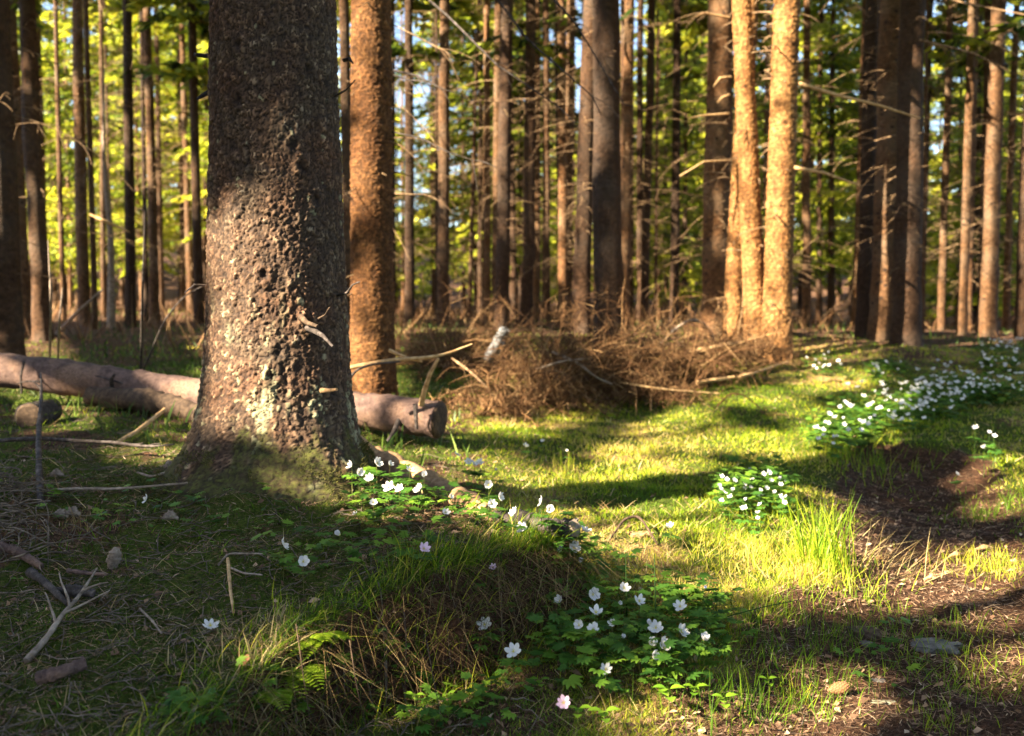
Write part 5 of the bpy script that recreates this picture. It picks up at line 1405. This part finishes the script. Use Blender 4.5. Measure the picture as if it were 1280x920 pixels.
drift(24, 1052, 533, 40, 20, 'white anemone of the cluster above the bright green grass patch', 'anemones of the cluster at the path bend')
drift(14, 1030, 452, 28, 9, 'white anemone on the crest right of the brightest trunk', 'anemones on the crest by the brightest trunk')
drift(12, 1108, 460, 22, 8, 'white anemone on the crest in front of the dark trunk group', 'anemones on the crest before the dark trunks')
drift(44, 1115, 510, 65, 14, 'white anemone of the broad drift left of the dark bank', 'anemones of the broad drift, front left part')
drift(40, 1170, 492, 38, 18, 'white anemone of the broad drift behind the path', 'anemones of the broad drift, rear part')
drift(32, 1240, 482, 45, 9, 'white anemone of the dark drift reaching the right edge', 'anemones of the drift at the right edge')
drift(22, 1252, 446, 32, 12, 'white anemone of the uppermost drift by the right edge trunks', 'anemones of the uppermost right drift')
drift(5, 1215, 560, 50, 30, 'scattered white anemone right of the path', 'scattered anemones right of the path')
# the rest of the drifts and leaf carpets
def carpet(name, spots, n, label, cat, meshes, smin, smax, mat=None, lift=(.02, .09)):
    mb_v = []; mb_f = []; mb_r = []; tot = 0
    src = []
    for m_ in meshes:
        v = np.empty(len(m_.vertices) * 3, np.float32); m_.vertices.foreach_get('co', v)
        m_.calc_loop_triangles()
        f = np.empty(len(m_.loop_triangles) * 3, np.int32); m_.loop_triangles.foreach_get('vertices', f)
        src.append((v.reshape(-1, 3), f.reshape(-1, 3)))
    ws = [s[4] for s in spots]
    for k in range(n):
        (u, v, su, sv, _) = random.choices(spots, ws)[0]
        a, r = random.uniform(0, 6.283), random.random() ** .6
        g0 = ground(u + su * r * math.cos(a), v + sv * r * math.sin(a))
        vv, ff = random.choice(src); s = random.uniform(smin, smax); rz = random.uniform(0, 6.283)
        Rm = np.array(Matrix.Rotation(rz, 3, 'Z') @ Matrix.Rotation(random.uniform(-.45, .35), 3, 'Y') @ Matrix.Rotation(random.uniform(-.3, .3), 3, 'X'))
        mb_v.append(vv @ Rm.T * s + np.array(g0) + (0, 0, random.uniform(*lift))); mb_f.append(ff + tot); tot += len(vv)
        mb_r.append(np.full(len(vv), random.random()))
    me = mk_mesh(name, np.concatenate(mb_v), np.concatenate(mb_f), np.concatenate(mb_r))
    return tag(link(name, me, mat or M['anemleaf']), label, cat, kind='stuff')
carpet('anemone_leaves', [(790, 820, 125, 75, 4), (740, 730, 50, 35, 1), (870, 800, 70, 50, 1.2)], 640, 'dark green divided leaves of the large foreground flower clump', 'leaves', LEAVES, .6, 1.1, lift=(.015, .10))
carpet('anemone_leaves', [(490, 640, 60, 34, 3), (600, 640, 25, 40, 1), (560, 650, 60, 20, 1)], 210, 'bright divided leaves beside the mossy root', 'leaves', LEAVES, .6, 1.1, lift=(.01, .06))
carpet('anemone_leaves', [(250, 650, 130, 40, 2), (400, 700, 90, 40, 2), (500, 700, 40, 25, 1), (620, 840, 50, 60, 1.5), (480, 880, 70, 30, 1), (690, 650, 30, 12, .5), (1100, 830, 60, 40, .6), (300, 900, 110, 30, 1.5), (560, 895, 90, 30, 1.5), (120, 640, 90, 30, 1)], 420, 'small scattered divided leaves on the shaded bank', 'leaves', LEAVES, .4, 1.0, lift=(.005, .045))
carpet('anemone_leaves', [(941, 622, 52, 34, 1.8), (1052, 550, 48, 24, 2), (1110, 520, 75, 18, 2.4), (1175, 500, 50, 22, 2), (1240, 495, 55, 18, 3), (1250, 456, 40, 18, 2.4), (1108, 470, 28, 8, .7), (1030, 462, 25, 6, .3)], 3600, 'leaf carpet under the flower drifts at the right', 'leaves', LEAVES, .7, 1.25, lift=(.02, .10))
me_o = []
for f_ in FL: me_o.append(f_)
carpet('anemone_drift', [(1125, 508, 75, 16, 2), (1180, 490, 45, 18, 2), (1245, 484, 45, 10, 1), (1255, 446, 30, 12, 1)], 90, 'more white blossoms dotted through the far right drifts', 'flowers', me_o, 1.1, 1.5, M['petal'], lift=(.10, .14))

# leafy seedlings
def seedling(u, v, h, n, label, size=.028):
    g0 = ground(u, v); t = empty('seedling', g0, label, 'seedling', 'leafy seedlings of the foreground')
    mb = MB(); mb.tube([(0, 0, -.01), (.002, 0, h * .5), (0, .002, h)], [.0012, .001, .0008], 5, .5); link('stem', mb, M['stem'], t)
    for k in range(n):
        mb = MB(); hh = h * (1 - .28 * (k // 2)); a = (k % 2) * math.pi + (k // 2) * 1.5 + random.uniform(-.3, .3)
        s = size * random.uniform(.8, 1.15)
        ts = np.linspace(0, 1, 7); D = Vector((math.cos(a), math.sin(a), .35)).normalized(); Sd = Vector((-math.sin(a), math.cos(a), 0))
        V = []
        for q in ts:
            c = Vector((0, 0, hh)) + D * s * (q + .1) - Vector((0, 0, 1)) * s * .25 * q * q; w = s * .34 * math.sin(math.pi * min(1, q * 1.0) ** .8)
            V += [c - Sd * w + Vector((0, 0, w * .25)), c, c + Sd * w + Vector((0, 0, w * .25))]
        f = []
        for i in range(6):
            q = i * 3; f += [(q, q + 1, q + 4, q + 3), (q + 1, q + 2, q + 5, q + 4)]
        mb.add([tuple(x) for x in V], f, random.random()); link('leaf', mb, M['seedleaf'], t)
seedling(835, 905, .06, 4, 'yellow green seedling lowest in the middle foreground, below the creamy flower', .034)
seedling(838, 862, .07, 6, 'tall leafy seedling right of the creamy flower', .030)
seedling(905, 905, .05, 4, 'light green seedling at the bottom left of the bare soil', .030)
seedling(755, 922, .05, 4, 'cut off seedling at the bottom edge below the clump', .030)
seedling(518, 893, .04, 3, 'small bright seedling below the dark hollow', .024)
seedling(560, 905, .045, 4, 'wide leaved seedling right of the small bright one', .030)
seedling(450, 905, .04, 4, 'dull seedling at the bottom left of the dark hollow', .026)
seedling(960, 875, .04, 4, 'little pale seedling beside the needle litter', .024)
seedling(675, 870, .035, 4, 'small seedling left of the creamy flower', .022)
seedling(868, 890, .045, 4, 'slender seedling between the two brightest ones', .026)
seedling(722, 912, .04, 4, 'seedling beside the pale lilac flower', .026)
seedling(22, 735, .02, 2, 'single bright leaf at the left edge under the twig heap', .018)
# ferns
def fern(u, v, n, L, label, az0=-1.6, sp=1.0):
    g0 = ground(u, v); t = empty('fern', g0, label, 'fern')
    for k in range(n):
        a = az0 + (k / (n - 1) - .5) * sp * 2.4 + random.uniform(-.1, .1)
        mb = MB(); l = L * random.uniform(.75, 1.1); el = random.uniform(.3, .8)
        D = Vector((math.cos(a) * math.cos(el), math.sin(a) * math.cos(el), math.sin(el)))
        P = [D * l * q - Vector((0, 0, 1)) * l * .55 * q * q for q in np.linspace(0, 1, 13)]
        mb.tube(P, np.linspace(.0012, .0005, 13), 4, .3)
        for i in range(1, 13):
            w = l * .30 * math.sin(math.pi * (i / 13) ** .7) + .004
            for sgn in (-1, 1):
                lobe(mb, P[i], a + sgn * 1.15, .0, w, w * .36 + .003, .3, random.random())
        link('frond', mb, M['fern'], t)
fern(372, 850, 7, .095, 'sunlit yellow green fern under the dry grass at the bank corner')
fern(398, 838, 6, .085, 'fern hanging to the right of the first one into the dark hollow', -1.0)
fern(340, 895, 6, .09, 'darker fern at the bottom edge left of the hollow', -1.8)
for (u, v, lab) in ((397, 828, 'orange dry leaf right above the ferns'), (352, 838, 'yellow dead leaf among the dry grass blades'), (345, 856, 'rusty leaf in the middle of the ferns'), (362, 862, 'pale rusty leaf low in the ferns'), (312, 866, 'brown curled leaf left of the ferns'), (428, 842, 'orange leaf at the rim of the dark hollow')):
    g0 = ground(u, v); mb = MB(); lobe(mb, (-.012, 0, 0), random.uniform(0, 6.28), .3, .028, .016, -.6, .5); o = link('dead_leaf', mb, M['cone']); o.location = g0 + Vector((0, 0, .018)); tag(o, lab, 'leaf')
print('objects', len(bpy.data.objects))
